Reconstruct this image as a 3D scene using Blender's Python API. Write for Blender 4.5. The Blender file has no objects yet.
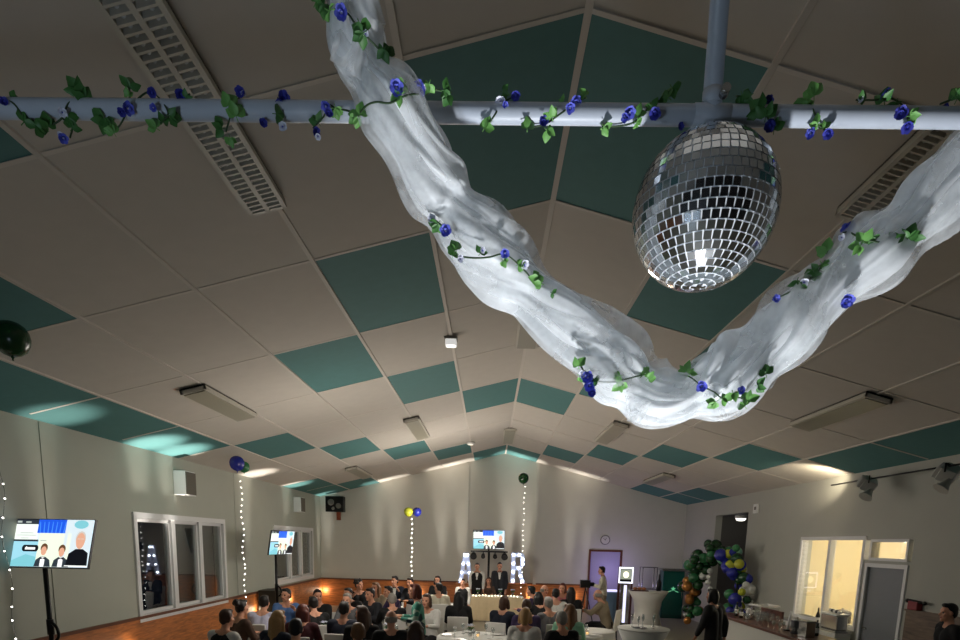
import bpy, bmesh, math, random
from mathutils import Vector, Matrix, noise
random.seed(7)
R = math.radians
SC = bpy.context.scene
COL = SC.collection

# ------------------------------------------------------------------ camera
FPX, PITCH, YAW, ROLL = 600.0, 0.16259, -0.01071, 0.02555
CAM = Vector((-0.4948, 0.0, 2.45))
cp, sp, cy, sy, cr, sr = math.cos(PITCH), math.sin(PITCH), math.cos(YAW), math.sin(YAW), math.cos(ROLL), math.sin(ROLL)
right0 = Vector((cy, -sy, 0)); fwd = Vector((cp * sy, cp * cy, -sp)); up0 = Vector((sp * sy, sp * cy, cp))
camR = cr * right0 + sr * up0
camU = cr * up0 - sr * right0
cd = bpy.data.cameras.new('camera'); cam = bpy.data.objects.new('camera', cd); COL.objects.link(cam)
cam.matrix_world = Matrix(((camR.x, camU.x, -fwd.x, CAM.x), (camR.y, camU.y, -fwd.y, CAM.y), (camR.z, camU.z, -fwd.z, CAM.z), (0, 0, 0, 1)))
cd.sensor_width = 36; cd.sensor_fit = 'HORIZONTAL'; cd.lens = 36 * FPX / 960
cd.shift_y = 320 / 960          # the photo is the upper half of an upright frame
cd.clip_start = 0.05; cd.clip_end = 200
SC.camera = cam

def ray(px, py):
    return fwd + camR * ((px - 480) / FPX) - camU * ((py - 640) / FPX)
def atY(px, py, Y): d = ray(px, py); return CAM + d * ((Y - CAM.y) / d.y)
def atX(px, py, X): d = ray(px, py); return CAM + d * ((X - CAM.x) / d.x)
def atZ(px, py, Z): d = ray(px, py); return CAM + d * ((Z - CAM.z) / d.z)
def pxm(P): return (P - CAM).dot(fwd) / FPX      # metres per pixel at a point

# ------------------------------------------------------------------ world, exposure, lights
W = bpy.data.worlds.new('night'); SC.world = W; W.use_nodes = True
W.node_tree.nodes['Background'].inputs[0].default_value = (0.02, 0.025, 0.04, 1)
W.node_tree.nodes['Background'].inputs[1].default_value = 0.15
SC.view_settings.view_transform = 'Standard'; SC.view_settings.look = 'None'
SC.view_settings.exposure = 0.0; SC.view_settings.gamma = 1.0; SC.view_settings.use_curve_mapping = False

def lamp(kind, name, loc, energy, col, target=None, size=0.1, spot=60, blend=0.5):
    l = bpy.data.lights.new(name, kind); l.energy = energy; l.color = col
    if kind in ('POINT', 'SPOT'): l.shadow_soft_size = size
    if kind == 'AREA': l.size = size
    if kind == 'SPOT': l.spot_size = R(spot); l.spot_blend = blend
    o = bpy.data.objects.new(name, l); COL.objects.link(o); o.location = loc
    if target is not None:
        o.rotation_euler = (Vector(target) - Vector(loc)).to_track_quat('-Z', 'Y').to_euler()
    return o

XL, XR, YB, YF = -6.57, 6.49, 21.877, -3.0
EYE = 2.45
RIDGE = 5.5266; SLOPE = 0.24797
def roof(x): return RIDGE - SLOPE * abs(x)

WARM = (1.0, 0.80, 0.56)
NEUT = (1.0, 0.92, 0.82)
# LED up-lights standing on the floor along the walls
UP = [(XL + .28, 8.3, 50), (XL + .28, 10.6, 135), (XL + .28, 11.5, 135), (XL + .28, 15.2, 75), (XL + .28, 16.0, 60), (XL + .28, 18.2, 80), (XL + .25, YB - .3, 70),
      (-4.5, YB - .28, 60), (-3.9, YB - .28, 60), (-2.2, YB - .28, 80), (-1.5, YB - .28, 80), (.2, YB - .28, 110), (.8, YB - .28, 100), (2.4, YB - .28, 50), (3.0, YB - .28, 40)]
for i, (x, y, e) in enumerate(UP):
    lamp('SPOT', 'uplight_lamp', (x, y, .15), e * 17, NEUT, (x, y, 4), .08, 18, 1.0)
# their glow on the wooden wainscot
for x, y, e in ((XL + .13, 9.9, 2.6), (XL + .13, 15.5, 4), (XL + .13, 18.4, 4.5), (XL + .14, YB - .14, 6), (-3.9, YB - .12, 5), (-3.0, YB - .12, 5), (-1.25, YB - .12, 4), (1.05, YB - .12, 8), (2.6, YB - .12, 5)):
    lamp('POINT', 'wainscot_lamp', (x, y, .55), e, WARM, size=.06)
# spotlight on the floor in front of the stage, aimed at the mirror ball
lamp('SPOT', 'ball_spot_lamp', (0.04, 1.46, .35), 450, (0.95, 0.97, 1.0), (0.04, 1.80, 3.4), .10, 36, .35)
# cool stage light, low behind the camera
lamp('POINT', 'stage_lamp', (-1.9, -0.6, 1.7), 58, (0.66, 0.82, 1.0), size=.15)
# added soft fill above guests and bar, for the hall's general brightness
lamp('POINT', 'hall_fill_lamp', (-1.6, 15.5, 2.7), 205, NEUT, size=.5)
lamp('POINT', 'hall_fill_lamp', (-2.8, 10.0, 2.6), 98, NEUT, size=.5)
lamp('POINT', 'hall_fill_lamp', (.6, 11.8, 2.6), 56, NEUT, size=.5)
lamp('POINT', 'bar_fill_lamp', (4.6, 13.5, 2.6), 7, NEUT, size=.4)
# violet light of the photo booth
lamp('POINT', 'booth_lamp', (3.9, YB - 1.0, 1.5), 22, (0.55, 0.45, 1.0), size=.2)
# kitchen lamp
lamp('POINT', 'kitchen_lamp', (7.9, 12.3, 2.5), 135, (1.0, 0.93, 0.76), size=.2)
# floodlight on the right wall, turned to the ceiling
lamp('SPOT', 'flood_lamp', (5.92, 12.0, 3.58), 60, (1.0, .86, .62), (6.3, 13.0, 4.3), .05, 110, .8)

# ------------------------------------------------------------------ materials
def lin(c):
    return tuple((x / 12.92 if x <= .04045 else ((x + .055) / 1.055) ** 2.4) for x in (v / 255 for v in c))
MATS = {}
def mat(name, rgb, rough=.6, var=.10, scale=18.0, metal=0.0, bump=0.0, emit=0.0, spec=.4, trans=0.0, lineared=False, coat=0.0):
    if name in MATS: return MATS[name]
    m = bpy.data.materials.new(name); m.use_nodes = True; MATS[name] = m
    nt = m.node_tree; b = nt.nodes['Principled BSDF']
    c = lin(rgb)
    tc = nt.nodes.new('ShaderNodeTexCoord'); nz = nt.nodes.new('ShaderNodeTexNoise'); nz.inputs['Scale'].default_value = scale
    nz.inputs['Detail'].default_value = 4
    nt.links.new(tc.outputs['Object'], nz.inputs['Vector'])
    mx = nt.nodes.new('ShaderNodeMix'); mx.data_type = 'RGBA'
    mx.inputs[6].default_value = (*[v * (1 - var) for v in c], 1); mx.inputs[7].default_value = (*[min(1, v * (1 + var)) for v in c], 1)
    nt.links.new(nz.outputs['Fac'], mx.inputs[0]); nt.links.new(mx.outputs[2], b.inputs['Base Color'])
    b.inputs['Roughness'].default_value = rough; b.inputs['Metallic'].default_value = metal
    b.inputs['Specular IOR Level'].default_value = spec
    if coat: b.inputs['Coat Weight'].default_value = coat
    if bump:
        bp = nt.nodes.new('ShaderNodeBump'); bp.inputs['Strength'].default_value = bump; bp.inputs['Distance'].default_value = .01
        nt.links.new(nz.outputs['Fac'], bp.inputs['Height']); nt.links.new(bp.outputs[0], b.inputs['Normal'])
    if emit:
        nt.links.new(mx.outputs[2], b.inputs['Emission Color']); b.inputs['Emission Strength'].default_value = emit
    return m

def wood_mat(name, rgb, rough=.4, scale=3.0, axis='Y'):
    m = bpy.data.materials.new(name); m.use_nodes = True; MATS[name] = m
    nt = m.node_tree; b = nt.nodes['Principled BSDF']; c = lin(rgb)
    tc = nt.nodes.new('ShaderNodeTexCoord'); mp = nt.nodes.new('ShaderNodeMapping')
    mp.inputs['Scale'].default_value = (1, 1, 9)
    nz = nt.nodes.new('ShaderNodeTexNoise'); nz.inputs['Scale'].default_value = scale; nz.inputs['Detail'].default_value = 6; nz.inputs['Distortion'].default_value = .6
    nt.links.new(tc.outputs['Object'], mp.inputs[0]); nt.links.new(mp.outputs[0], nz.inputs['Vector'])
    rp = nt.nodes.new('ShaderNodeValToRGB')
    rp.color_ramp.elements[0].color = (*[v * .55 for v in c], 1); rp.color_ramp.elements[0].position = .3
    rp.color_ramp.elements[1].color = (*[min(1, v * 1.25) for v in c], 1); rp.color_ramp.elements[1].position = .7
    nt.links.new(nz.outputs['Fac'], rp.inputs[0]); nt.links.new(rp.outputs[0], b.inputs['Base Color'])
    b.inputs['Roughness'].default_value = rough
    return m

def glass_mat(name, tint=(1, 1, 1), gloss=.08, rough=.01):
    m = bpy.data.materials.new(name); m.use_nodes = True; MATS[name] = m
    nt = m.node_tree; nt.nodes.remove(nt.nodes['Principled BSDF'])
    t = nt.nodes.new('ShaderNodeBsdfTransparent'); t.inputs[0].default_value = (*tint, 1)
    g = nt.nodes.new('ShaderNodeBsdfGlossy'); g.inputs['Roughness'].default_value = rough
    f = nt.nodes.new('ShaderNodeLayerWeight'); f.inputs[0].default_value = .5
    pw = nt.nodes.new('ShaderNodeMath'); pw.operation = 'POWER'; pw.inputs[1].default_value = 4
    ad = nt.nodes.new('ShaderNodeMath'); ad.operation = 'ADD'; ad.inputs[1].default_value = gloss; ad.use_clamp = True
    mx = nt.nodes.new('ShaderNodeMixShader')
    nt.links.new(f.outputs['Facing'], pw.inputs[0]); nt.links.new(pw.outputs[0], ad.inputs[0]); nt.links.new(ad.outputs[0], mx.inputs[0])
    nt.links.new(t.outputs[0], mx.inputs[1]); nt.links.new(g.outputs[0], mx.inputs[2])
    nt.links.new(mx.outputs[0], nt.nodes['Material Output'].inputs[0])
    return m

def tulle_mat(name, opacity):
    m = bpy.data.materials.new(name); m.use_nodes = True; MATS[name] = m
    nt = m.node_tree; nt.nodes.remove(nt.nodes['Principled BSDF'])
    tc = nt.nodes.new('ShaderNodeTexCoord'); nz = nt.nodes.new('ShaderNodeTexNoise'); nz.inputs['Scale'].default_value = 14; nz.inputs['Detail'].default_value = 5
    nt.links.new(tc.outputs['Object'], nz.inputs['Vector'])
    mr = nt.nodes.new('ShaderNodeMapRange'); mr.inputs['From Min'].default_value = .35; mr.inputs['From Max'].default_value = .65
    mr.inputs['To Min'].default_value = max(0, opacity - .14); mr.inputs['To Max'].default_value = min(1, opacity + .14)
    nt.links.new(nz.outputs['Fac'], mr.inputs[0])
    d = nt.nodes.new('ShaderNodeBsdfDiffuse'); d.inputs[0].default_value = (.90, .93, .95, 1)
    tl = nt.nodes.new('ShaderNodeBsdfTranslucent'); tl.inputs[0].default_value = (.90, .93, .95, 1)
    sh = nt.nodes.new('ShaderNodeBsdfGlossy'); sh.inputs[0].default_value = (.9, .92, .95, 1); sh.inputs['Roughness'].default_value = .35
    a = nt.nodes.new('ShaderNodeMixShader'); a.inputs[0].default_value = .35
    nt.links.new(d.outputs[0], a.inputs[1]); nt.links.new(tl.outputs[0], a.inputs[2])
    a2 = nt.nodes.new('ShaderNodeMixShader'); a2.inputs[0].default_value = .03
    nt.links.new(a.outputs[0], a2.inputs[1]); nt.links.new(sh.outputs[0], a2.inputs[2])
    t = nt.nodes.new('ShaderNodeBsdfTransparent'); mx = nt.nodes.new('ShaderNodeMixShader')
    nt.links.new(mr.outputs[0], mx.inputs[0]); nt.links.new(t.outputs[0], mx.inputs[1]); nt.links.new(a2.outputs[0], mx.inputs[2])
    nt.links.new(mx.outputs[0], nt.nodes['Material Output'].inputs[0])
    return m

def glow(name, rgb, strength):
    if name in MATS: return MATS[name]
    m = bpy.data.materials.new(name); m.use_nodes = True; MATS[name] = m
    b = m.node_tree.nodes['Principled BSDF']; c = lin(rgb)
    b.inputs['Base Color'].default_value = (*[v * .3 for v in c], 1)
    b.inputs['Emission Color'].default_value = (*c, 1); b.inputs['Emission Strength'].default_value = strength
    return m

mBEIGE = mat('ceiling_beige', (198, 192, 183), .85, .05, 6)
mGREEN = mat('ceiling_green', (80, 128, 128), .8, .08, 9)
mBATTEN = mat('batten', (208, 201, 192), .7, .04, 8)
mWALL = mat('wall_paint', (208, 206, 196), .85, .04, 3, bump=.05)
mREAR = mat('rear_wall_dark', (40, 38, 40), .95, .2, 6)  # unseen rear wall, made dark so the mirror ball's tiles reflect dark
mWALLL = mat('wall_paint_left_dimmed', (176, 178, 166), .85, .04, 3, bump=.05)  # back wall paint darkened, standing in for weaker light on the left
mWALLR = mat('wall_paint_right_dimmed', (174, 174, 166), .85, .04, 3, bump=.05)  # same paint again, dimmer right side put into the colour
mFLOOR = mat('floor_vinyl', (150, 142, 124), .45, .12, 2.5)
mWOOD = wood_mat('wainscot_wood', (190, 114, 58), .5)
mWOODD = wood_mat('dark_wood', (92, 48, 30), .35)
mCAP = mat('wood_cap', (104, 62, 40), .4)
mWHITE = mat('white_plastic', (226, 226, 224), .4, .03)
mFRAME = mat('window_frame_white', (222, 222, 222), .4, .03)
mGREY = mat('grey_plastic', (120, 118, 112), .5)
mDGREY = mat('dark_grey', (58, 58, 60), .5)
mBLACK = mat('black_plastic', (14, 14, 15), .4)
mBLKM = mat('black_metal', (18, 18, 19), .35, metal=.3)
mSTEEL = mat('steel', (190, 190, 188), .25, .05, metal=1.0)
mCLOTH = mat('white_cloth', (226, 224, 218), .8, .05, 10, bump=.1)
mPIPE = mat('pipe_paint', (186, 194, 206), .4, .10, 14)
mGLASS = glass_mat('pane_glass', (.9, .93, .93), .04)
mGLASSC = glass_mat('clear_glass', (.95, .95, .95), .03)
mGLASSV = glass_mat('drinking_glass', (.86, .88, .88), .16, .05)
mMIRROR = mat('mirror_tile', (228, 232, 236), .14, .03, 5, metal=1.0)
mGROUT = mat('ball_grout', (226, 228, 230), .55, .06, 40)
mBULB = glow('led_bulb', (255, 250, 240), 9)
mLEAF = mat('leaf_green', (108, 164, 84), .5, .30, 30)
mLEAFD = mat('leaf_dimmed', (66, 116, 56), .5, .30, 30)  # darker copy of the leaf green, for leaves in dim light
mSTEM = mat('stem_green', (50, 74, 44), .6)
mBLUE = mat('petal_blue', (92, 100, 206), .6, .3, 40)
mBLUED = mat('petal_dark_blue', (58, 62, 160), .6, .3, 40)
mPALE = mat('petal_white', (224, 226, 240), .6, .06, 40)

# ------------------------------------------------------------------ geometry helpers
def B(): return bmesh.new()
def box(bm, c, s, rot=None, mi=0):
    M = Matrix.Translation(c) @ (rot.to_4x4() if rot else Matrix.Identity(4)) @ Matrix.Diagonal((s[0], s[1], s[2], 1))
    g = bmesh.ops.create_cube(bm, size=1, matrix=M)
    for f in set(f for v in g['verts'] for f in v.link_faces): f.material_index = mi
    return g['verts']
def box2(bm, a, b, mi=0):
    a, b = Vector(a), Vector(b)
    return box(bm, (a + b) / 2, [abs(b[i] - a[i]) for i in range(3)], mi=mi)
def cyl(bm, p0, p1, r0, r1=None, seg=12, mi=0, caps=True):
    p0, p1 = Vector(p0), Vector(p1); r1 = r0 if r1 is None else r1; d = p1 - p0
    M = Matrix.Translation((p0 + p1) / 2) @ d.to_track_quat('Z', 'Y').to_matrix().to_4x4()
    g = bmesh.ops.create_cone(bm, cap_ends=caps, segments=seg, radius1=r0, radius2=r1, depth=d.length, matrix=M)
    for f in set(f for v in g['verts'] for f in v.link_faces):
        f.material_index = mi
        if len(f.verts) == 4: f.smooth = True
    return g['verts']
def ell(bm, c, r, sub=2, mi=0, rot=None):
    r = (r, r, r) if isinstance(r, (int, float)) else r
    M = Matrix.Translation(c) @ (rot.to_4x4() if rot else Matrix.Identity(4)) @ Matrix.Diagonal((*r, 1))
    g = bmesh.ops.create_icosphere(bm, subdivisions=sub, radius=1, matrix=M)
    for f in set(f for v in g['verts'] for f in v.link_faces): f.material_index = mi; f.smooth = True
def lathe(bm, prof, c=(0, 0, 0), seg=20, mi=0, M=None):
    rings = []
    M = M or Matrix.Translation(c)
    for r, z in prof:
        rings.append([bm.verts.new(M @ Vector((max(r, 1e-4) * math.cos(2 * math.pi * k / seg), max(r, 1e-4) * math.sin(2 * math.pi * k / seg), z))) for k in range(seg)])
    for a, b in zip(rings, rings[1:]):
        for k in range(seg):
            f = bm.faces.new((a[k], a[(k + 1) % seg], b[(k + 1) % seg], b[k])); f.smooth = True; f.material_index = mi
    for ring, fl in ((rings[0], True), (rings[-1], False)):
        f = bm.faces.new(ring[::-1] if fl else ring); f.material_index = mi
def catmull(pts, n):
    P = [Vector(p) for p in pts]; out = []
    P = [P[0] * 2 - P[1]] + P + [P[-1] * 2 - P[-2]]
    m = len(P) - 3
    for i in range(n):
        t = i / (n - 1) * m; k = min(int(t), m - 1); u = t - k
        a, b, c, d = P[k:k + 4]
        out.append(.5 * ((2 * b) + (c - a) * u + (2 * a - 5 * b + 4 * c - d) * u * u + (3 * b - a - 3 * c + d) * u ** 3))
    return out
def tube(bm, pts, r, seg=8, mi=0):
    rings = []; N = None
    for i, p in enumerate(pts):
        t = (pts[min(i + 1, len(pts) - 1)] - pts[max(i - 1, 0)]).normalized()
        if N is None: N = t.orthogonal().normalized()
        N = (N - t * N.dot(t)).normalized(); Bn = t.cross(N)
        rr = r(i / (len(pts) - 1)) if callable(r) else r
        rings.append([bm.verts.new(p + (N * math.cos(2 * math.pi * k / seg) + Bn * math.sin(2 * math.pi * k / seg)) * rr) for k in range(seg)])
    for a, b in zip(rings, rings[1:]):
        for k in range(seg):
            f = bm.faces.new((a[k], a[(k + 1) % seg], b[(k + 1) % seg], b[k])); f.smooth = True; f.material_index = mi
    bm.faces.new(rings[0][::-1]).material_index = mi; bm.faces.new(rings[-1]).material_index = mi
def finish(bm, name, mats, bevel=0):
    bmesh.ops.recalc_face_normals(bm, faces=bm.faces)
    me = bpy.data.meshes.new(name); bm.to_mesh(me); bm.free()
    for m in (mats if isinstance(mats, (list, tuple)) else [mats]): me.materials.append(m)
    return me
def obj(name, bm, mats, parent=None, loc=None, rot=None, bevel=0):
    me = bm if isinstance(bm, bpy.types.Mesh) else finish(bm, name, mats)
    o = bpy.data.objects.new(name, me); COL.objects.link(o)
    if parent: o.parent = parent
    if loc is not None: o.location = loc
    if rot is not None: o.rotation_euler = rot
    if bevel:
        md = o.modifiers.new('bevel', 'BEVEL'); md.width = bevel; md.segments = 2; md.limit_method = 'ANGLE'
    return o
def tag(o, label, cat, group=None, kind=None):
    if label: o['label'] = label
    if cat: o['category'] = cat
    if group: o['group'] = group
    if kind: o['kind'] = kind
    return o
def thing(name, label, cat, loc=(0, 0, 0), rotz=0, group=None, rot=None):
    o = bpy.data.objects.new(name, None); COL.objects.link(o); o.empty_display_size = .1
    o.location = loc; o.rotation_euler = rot if rot is not None else (0, 0, rotz)
    return tag(o, label, cat, group)
def struct(name, bm, mats, parent=None):
    o = obj(name, bm, mats, parent)
    if not parent: o['kind'] = 'structure'
    return o
def copy_tree(o, parent=None):
    c = o.copy(); COL.objects.link(c); c.parent = parent
    for ch in list(o.children): copy_tree(ch, c)
    return c

# ================================================================== SETTING
PC, QR, D0 = 1.1, 1.9809, 4.049
GREEN = {(1,0),(2,1),(3,2),(2,3),(1,4),(1,8),(2,7),(3,6),(4,5),(5,4),(6,3),(6,2),(6,1),(5,0),(4,-1),(3,-2),(5,8),(6,7),(6,8)}
bm = B()
for s in (-1, 1):
    xs = [0, PC, 2 * PC, 3 * PC, 4 * PC, 5 * PC, abs(XL) if s < 0 else XR]
    for c in range(1, 7):
        for r in range(-4, 9):
            y0 = max(D0 + QR * r, YF); y1 = D0 + QR * (r + 1)
            if y1 <= YF: continue
            a, b = xs[c - 1] * s, xs[c] * s
            v = [bm.verts.new((x, y, roof(x) + dz)) for dz in (0, .06) for x, y in ((a, y0), (b, y0), (b, y1), (a, y1))]
            mi = 1 if (c, r) in GREEN else 0
            for f in ((0, 1, 2, 3), (7, 6, 5, 4), (0, 4, 5, 1), (1, 5, 6, 2), (2, 6, 7, 3), (3, 7, 4, 0)):
                bm.faces.new([v[k] for k in f]).material_index = mi
struct('ceiling', bm, [mBEIGE, mGREEN])
bm = B()
def batten(p, q, w, h=.018):
    p, q = Vector(p), Vector(q); d = (q - p); X = d.normalized()
    nrm = Vector((0, 0, 1)) if abs(X.x) < .1 else Vector((-X.z, 0, X.x))
    rot = Matrix((X, nrm.cross(X), nrm)).transposed()
    box(bm, (p + q) / 2 - nrm * (h / 2 - .004), (d.length, w, h), rot)
for s in (-1, 1):
    for c in range(0 if s > 0 else 1, 6):
        x = s * c * PC
        batten((x, YF, roof(x)), (x, YB, roof(x)), .042 if c else .046)
    for r in range(-3, 9):
        y = D0 + QR * r
        batten((0, y, roof(0)), (s * 6.45, y, roof(6.45)), .036, .012)
struct('trim_1', bm, mBATTEN)

bm = B(); box2(bm, (XL - .2, YF - .2, -.1), (XR + .2, YB + .2, 0)); struct('floor', bm, mFLOOR)

def wall_x(name, x, th, holes, y0, y1, ztop, m, xtra=0):
    ys = sorted({y0, y1} | {v for h in holes for v in h[:2]}); zs = sorted({0, ztop} | {v for h in holes for v in h[2:]})
    bm = B()
    for a, b in zip(ys, ys[1:]):
        for c, d in zip(zs, zs[1:]):
            if any(h[0] <= a and b <= h[1] and h[2] <= c and d <= h[3] for h in holes): continue
            box2(bm, (x, a, c), (x + th, b, d))
    return struct(name, bm, m)
W1 = (10.40, 13.78, 1.02, 2.70); W2 = (17.15, 20.75, 1.18, 2.66)
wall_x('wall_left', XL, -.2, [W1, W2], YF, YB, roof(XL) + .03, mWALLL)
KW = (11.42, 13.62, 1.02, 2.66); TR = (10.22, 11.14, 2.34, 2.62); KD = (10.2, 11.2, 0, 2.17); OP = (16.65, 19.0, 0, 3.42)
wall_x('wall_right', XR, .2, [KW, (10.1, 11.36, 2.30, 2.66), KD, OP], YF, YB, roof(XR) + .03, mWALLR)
BD = (3.18, 4.24, 0, 2.20)
bm = B()
def gable(bm, y, th, xs, holes=()):
    for a, b in zip(xs, xs[1:]):
        zb = 0
        for h in holes:
            if h[0] <= a and b <= h[1]: zb = h[3]
        v = [bm.verts.new((x, yy, z)) for yy in (y, y + th) for x, z in ((a, zb), (b, zb), (b, roof(b) + .03), (a, roof(a) + .03))]
        for f in ((0, 1, 2, 3), (7, 6, 5, 4), (0, 4, 5, 1), (1, 5, 6, 2), (2, 6, 7, 3), (3, 7, 4, 0)): bm.faces.new([v[k] for k in f])
gable(bm, YB, .2, [XL - .2, 0, BD[0], BD[1], XR + .2], [BD])
struct('wall_back', bm, mWALL)
bm = B(); gable(bm, YF, -.2, [XL - .2, 0, XR + .2]); struct('wall_rear', bm, mREAR)

# wainscot: boards with a dark cap rail
def wains(name, boxes, caps, mw=mWOOD):
    bm = B()
    for a, b in boxes: box2(bm, a, b, 0)
    for a, b in caps: box2(bm, a, b, 1)
    return struct(name, bm, [mw, mCAP])
WZ = .96
wains('trim_2', [((XL, YF, 0), (XL + .025, YB, WZ))], [((XL, YF, WZ), (XL + .045, YB, WZ + .05))])
wains('trim_3', [((XL, YB - .025, 0), (BD[0] - .1, YB, WZ))], [((XL, YB - .045, WZ), (BD[0] - .1, YB, WZ + .05))])
mWAINR = wood_mat('pale_brown_boards', (112, 92, 74), .5)
bm = B(); box2(bm, (XR - .03, 6.0, 0), (XR, 10.02, 1.5)); box2(bm, (XR - .06, 6.0, 1.5), (XR, 10.02, 1.53)); struct('trim_4', bm, mWAINR)
# thin seams and conduits on the left wall
bm = B()
for y in (8.3, 14.5): box2(bm, (XL, y, 1.02), (XL + .012, y + .03, roof(XL)))
struct('trim_5', bm, mWALLL)
# shallow posts on the back wall
bm = B()
for x in (-1.38, 1.12): box2(bm, (x, YB - .05, WZ), (x + .12, YB, roof(x) - .02))
struct('trim_6', bm, mWALL)

mBLIND = mat('blind_fabric', (92, 92, 90), .9, .10, 30)
def window_left(n, w, cols, blinds):
    y0, y1, z0, z1 = w
    bm = B(); t = .09
    # outer frame, proud of the wall
    for a, b in (((y0 - .1, z1), (y1 + .1, z1 + .1)), ((y0 - .1, z0 - .12), (y1 + .1, z0)), ((y0 - .1, z0), (y0, z1)), ((y1, z0), (y1 + .1, z1))):
        box2(bm, (XL - .06, a[0], a[1]), (XL + .035, b[0], b[1]))
    for c in cols: box2(bm, (XL - .08, c - .07, z0), (XL + .015, c + .07, z1))
    wdw = struct('window_%d' % n, bm, mFRAME)
    e = [y0] + list(cols) + [y1]
    for i, (a, b) in enumerate(zip(e, e[1:])):
        a2 = a + (.07 if i else 0); b2 = b - (.07 if i < len(e) - 2 else 0)
        fb = B()
        for p, q in (((a2, z0), (a2 + .05, z1)), ((b2 - .05, z0), (b2, z1)), ((a2, z0), (b2, z0 + .06)), ((a2, z1 - .06), (b2, z1))):
            box2(fb, (XL - .09, p[0], p[1]), (XL - .02, q[0], q[1]))
        s = obj('sash', fb, mFRAME, wdw)
        pb = B(); box2(pb, (XL - .066, a2 + .04, z0 + .05), (XL - .060, b2 - .04, z1 - .05)); obj('pane', pb, mGLASS, s)
        if i in blinds:
            bb = B(); n_ = int((b2 - a2) / .09)
            for k in range(n_):
                yy = a2 + (k + .5) * (b2 - a2) / n_
                box(bb, (XL - .13, yy, (z0 + z1) / 2), (.012, .084, z1 - z0 - .06), Matrix.Rotation(R(12), 3, 'Z'))
            obj('blind', bb, mBLIND, wdw)
    return wdw
w1 = window_left(1, W1, (11.62, 12.72), ())
w2 = window_left(2, W2, (18.5, 19.6), (0, 1, 2))
bm = B(); box2(bm, (XL - .24, 11.7, .98), (XL - .235, 13.8, 2.74)); obj('blind', bm, mBLIND, w1)

# kitchen window, transom and door in the right wall
def frame_right(bm, w, t=.07, out=.03):
    y0, y1, z0, z1 = w
    for a, b in (((y0 - t, z1), (y1 + t, z1 + t)), ((y0 - t, z0 - t), (y1 + t, z0)), ((y0 - t, z0), (y0, z1)), ((y1, z0), (y1 + t, z1))):
        box2(bm, (XR - out, a[0], a[1]), (XR + .12, b[0], b[1]))
bm = B(); frame_right(bm, KW); box2(bm, (XR - .02, 12.5, KW[2]), (XR + .1, 12.58, KW[3]))
kw = struct('window_3', bm, mFRAME)
for a, b in ((KW[0], 12.5), (12.58, KW[1])):
    pb = B(); box2(pb, (XR + .05, a, KW[2]), (XR + .056, b, KW[3])); obj('pane', pb, mGLASSC, kw)
bm = B(); frame_right(bm, TR, .05); tw = struct('window_4', bm, mFRAME)
pb = B(); box2(pb, (XR + .05, TR[0], TR[2]), (XR + .056, TR[1], TR[3])); obj('pane', pb, mGLASSC, tw)
bm = B()
for a, b in (((KD[0] - .07, 0), (KD[0], KD[3] + .07)), ((KD[1], 0), (KD[1] + .07, KD[3] + .07)), ((KD[0], KD[3]), (KD[1], KD[3] + .07))):
    box2(bm, (XR - .03, a[0], a[1]), (XR + .1, b[0], b[1]))
mDOORG = mat('door_grey', (124, 128, 134), .5, .04)
kd = struct('door_1', bm, mFRAME)
lb = B(); box2(lb, (XR + .03, KD[0], 0), (XR + .075, KD[1], KD[3])); leaf = obj('leaf', lb, mDOORG, kd)
hb = B(); cyl(hb, (XR + .03, KD[1] - .1, 1.05), (XR - .04, KD[1] - .1, 1.05), .012); cyl(hb, (XR - .04, KD[1] - .1, 1.05), (XR - .04, KD[1] - .22, 1.05), .011); obj('handle', hb, mSTEEL, leaf)
# lit kitchen behind
mKIT = mat('kitchen_paint', (234, 222, 188), .8, .03)
bm = B(); box2(bm, (9.6, 9.6, 0), (9.7, 14.6, 2.9)); box2(bm, (XR + .2, 9.5, 0), (9.7, 9.6, 2.9)); box2(bm, (XR + .2, 14.6, 0), (9.7, 14.7, 2.9)); box2(bm, (XR + .2, 9.5, 2.9), (9.7, 14.7, 3.0)); box2(bm, (XR + .2, 9.5, -.1), (9.7, 14.7, 0))
box2(bm, (9.3, 12.2, 1.9), (9.6, 14.4, 1.95))
struct('wall_kitchen', bm, mKIT)
# dark corridor behind the tall opening
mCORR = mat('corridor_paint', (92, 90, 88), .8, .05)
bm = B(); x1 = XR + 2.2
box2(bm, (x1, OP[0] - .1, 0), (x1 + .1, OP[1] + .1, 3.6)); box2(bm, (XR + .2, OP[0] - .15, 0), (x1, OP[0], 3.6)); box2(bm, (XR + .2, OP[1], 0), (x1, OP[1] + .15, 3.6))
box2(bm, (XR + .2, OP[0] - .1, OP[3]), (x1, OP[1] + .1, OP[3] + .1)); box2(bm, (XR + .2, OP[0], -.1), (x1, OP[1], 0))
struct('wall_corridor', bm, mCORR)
t = thing('ceiling_lamp', 'small round lit lamp on the ceiling of the dark passage', 'lamp', (XR + .48, 18.3, OP[3]))
bm = B(); lathe(bm, [(.15, -.10), (.17, -.08), (.17, 0)], seg=24); obj('rim', bm, mWHITE, t)
bm = B(); lathe(bm, [(.06, -.17), (.11, -.155), (.15, -.10)], seg=24); obj('diffuser', bm, glow('lamp_glow', (255, 252, 240), 3), t)
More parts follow.
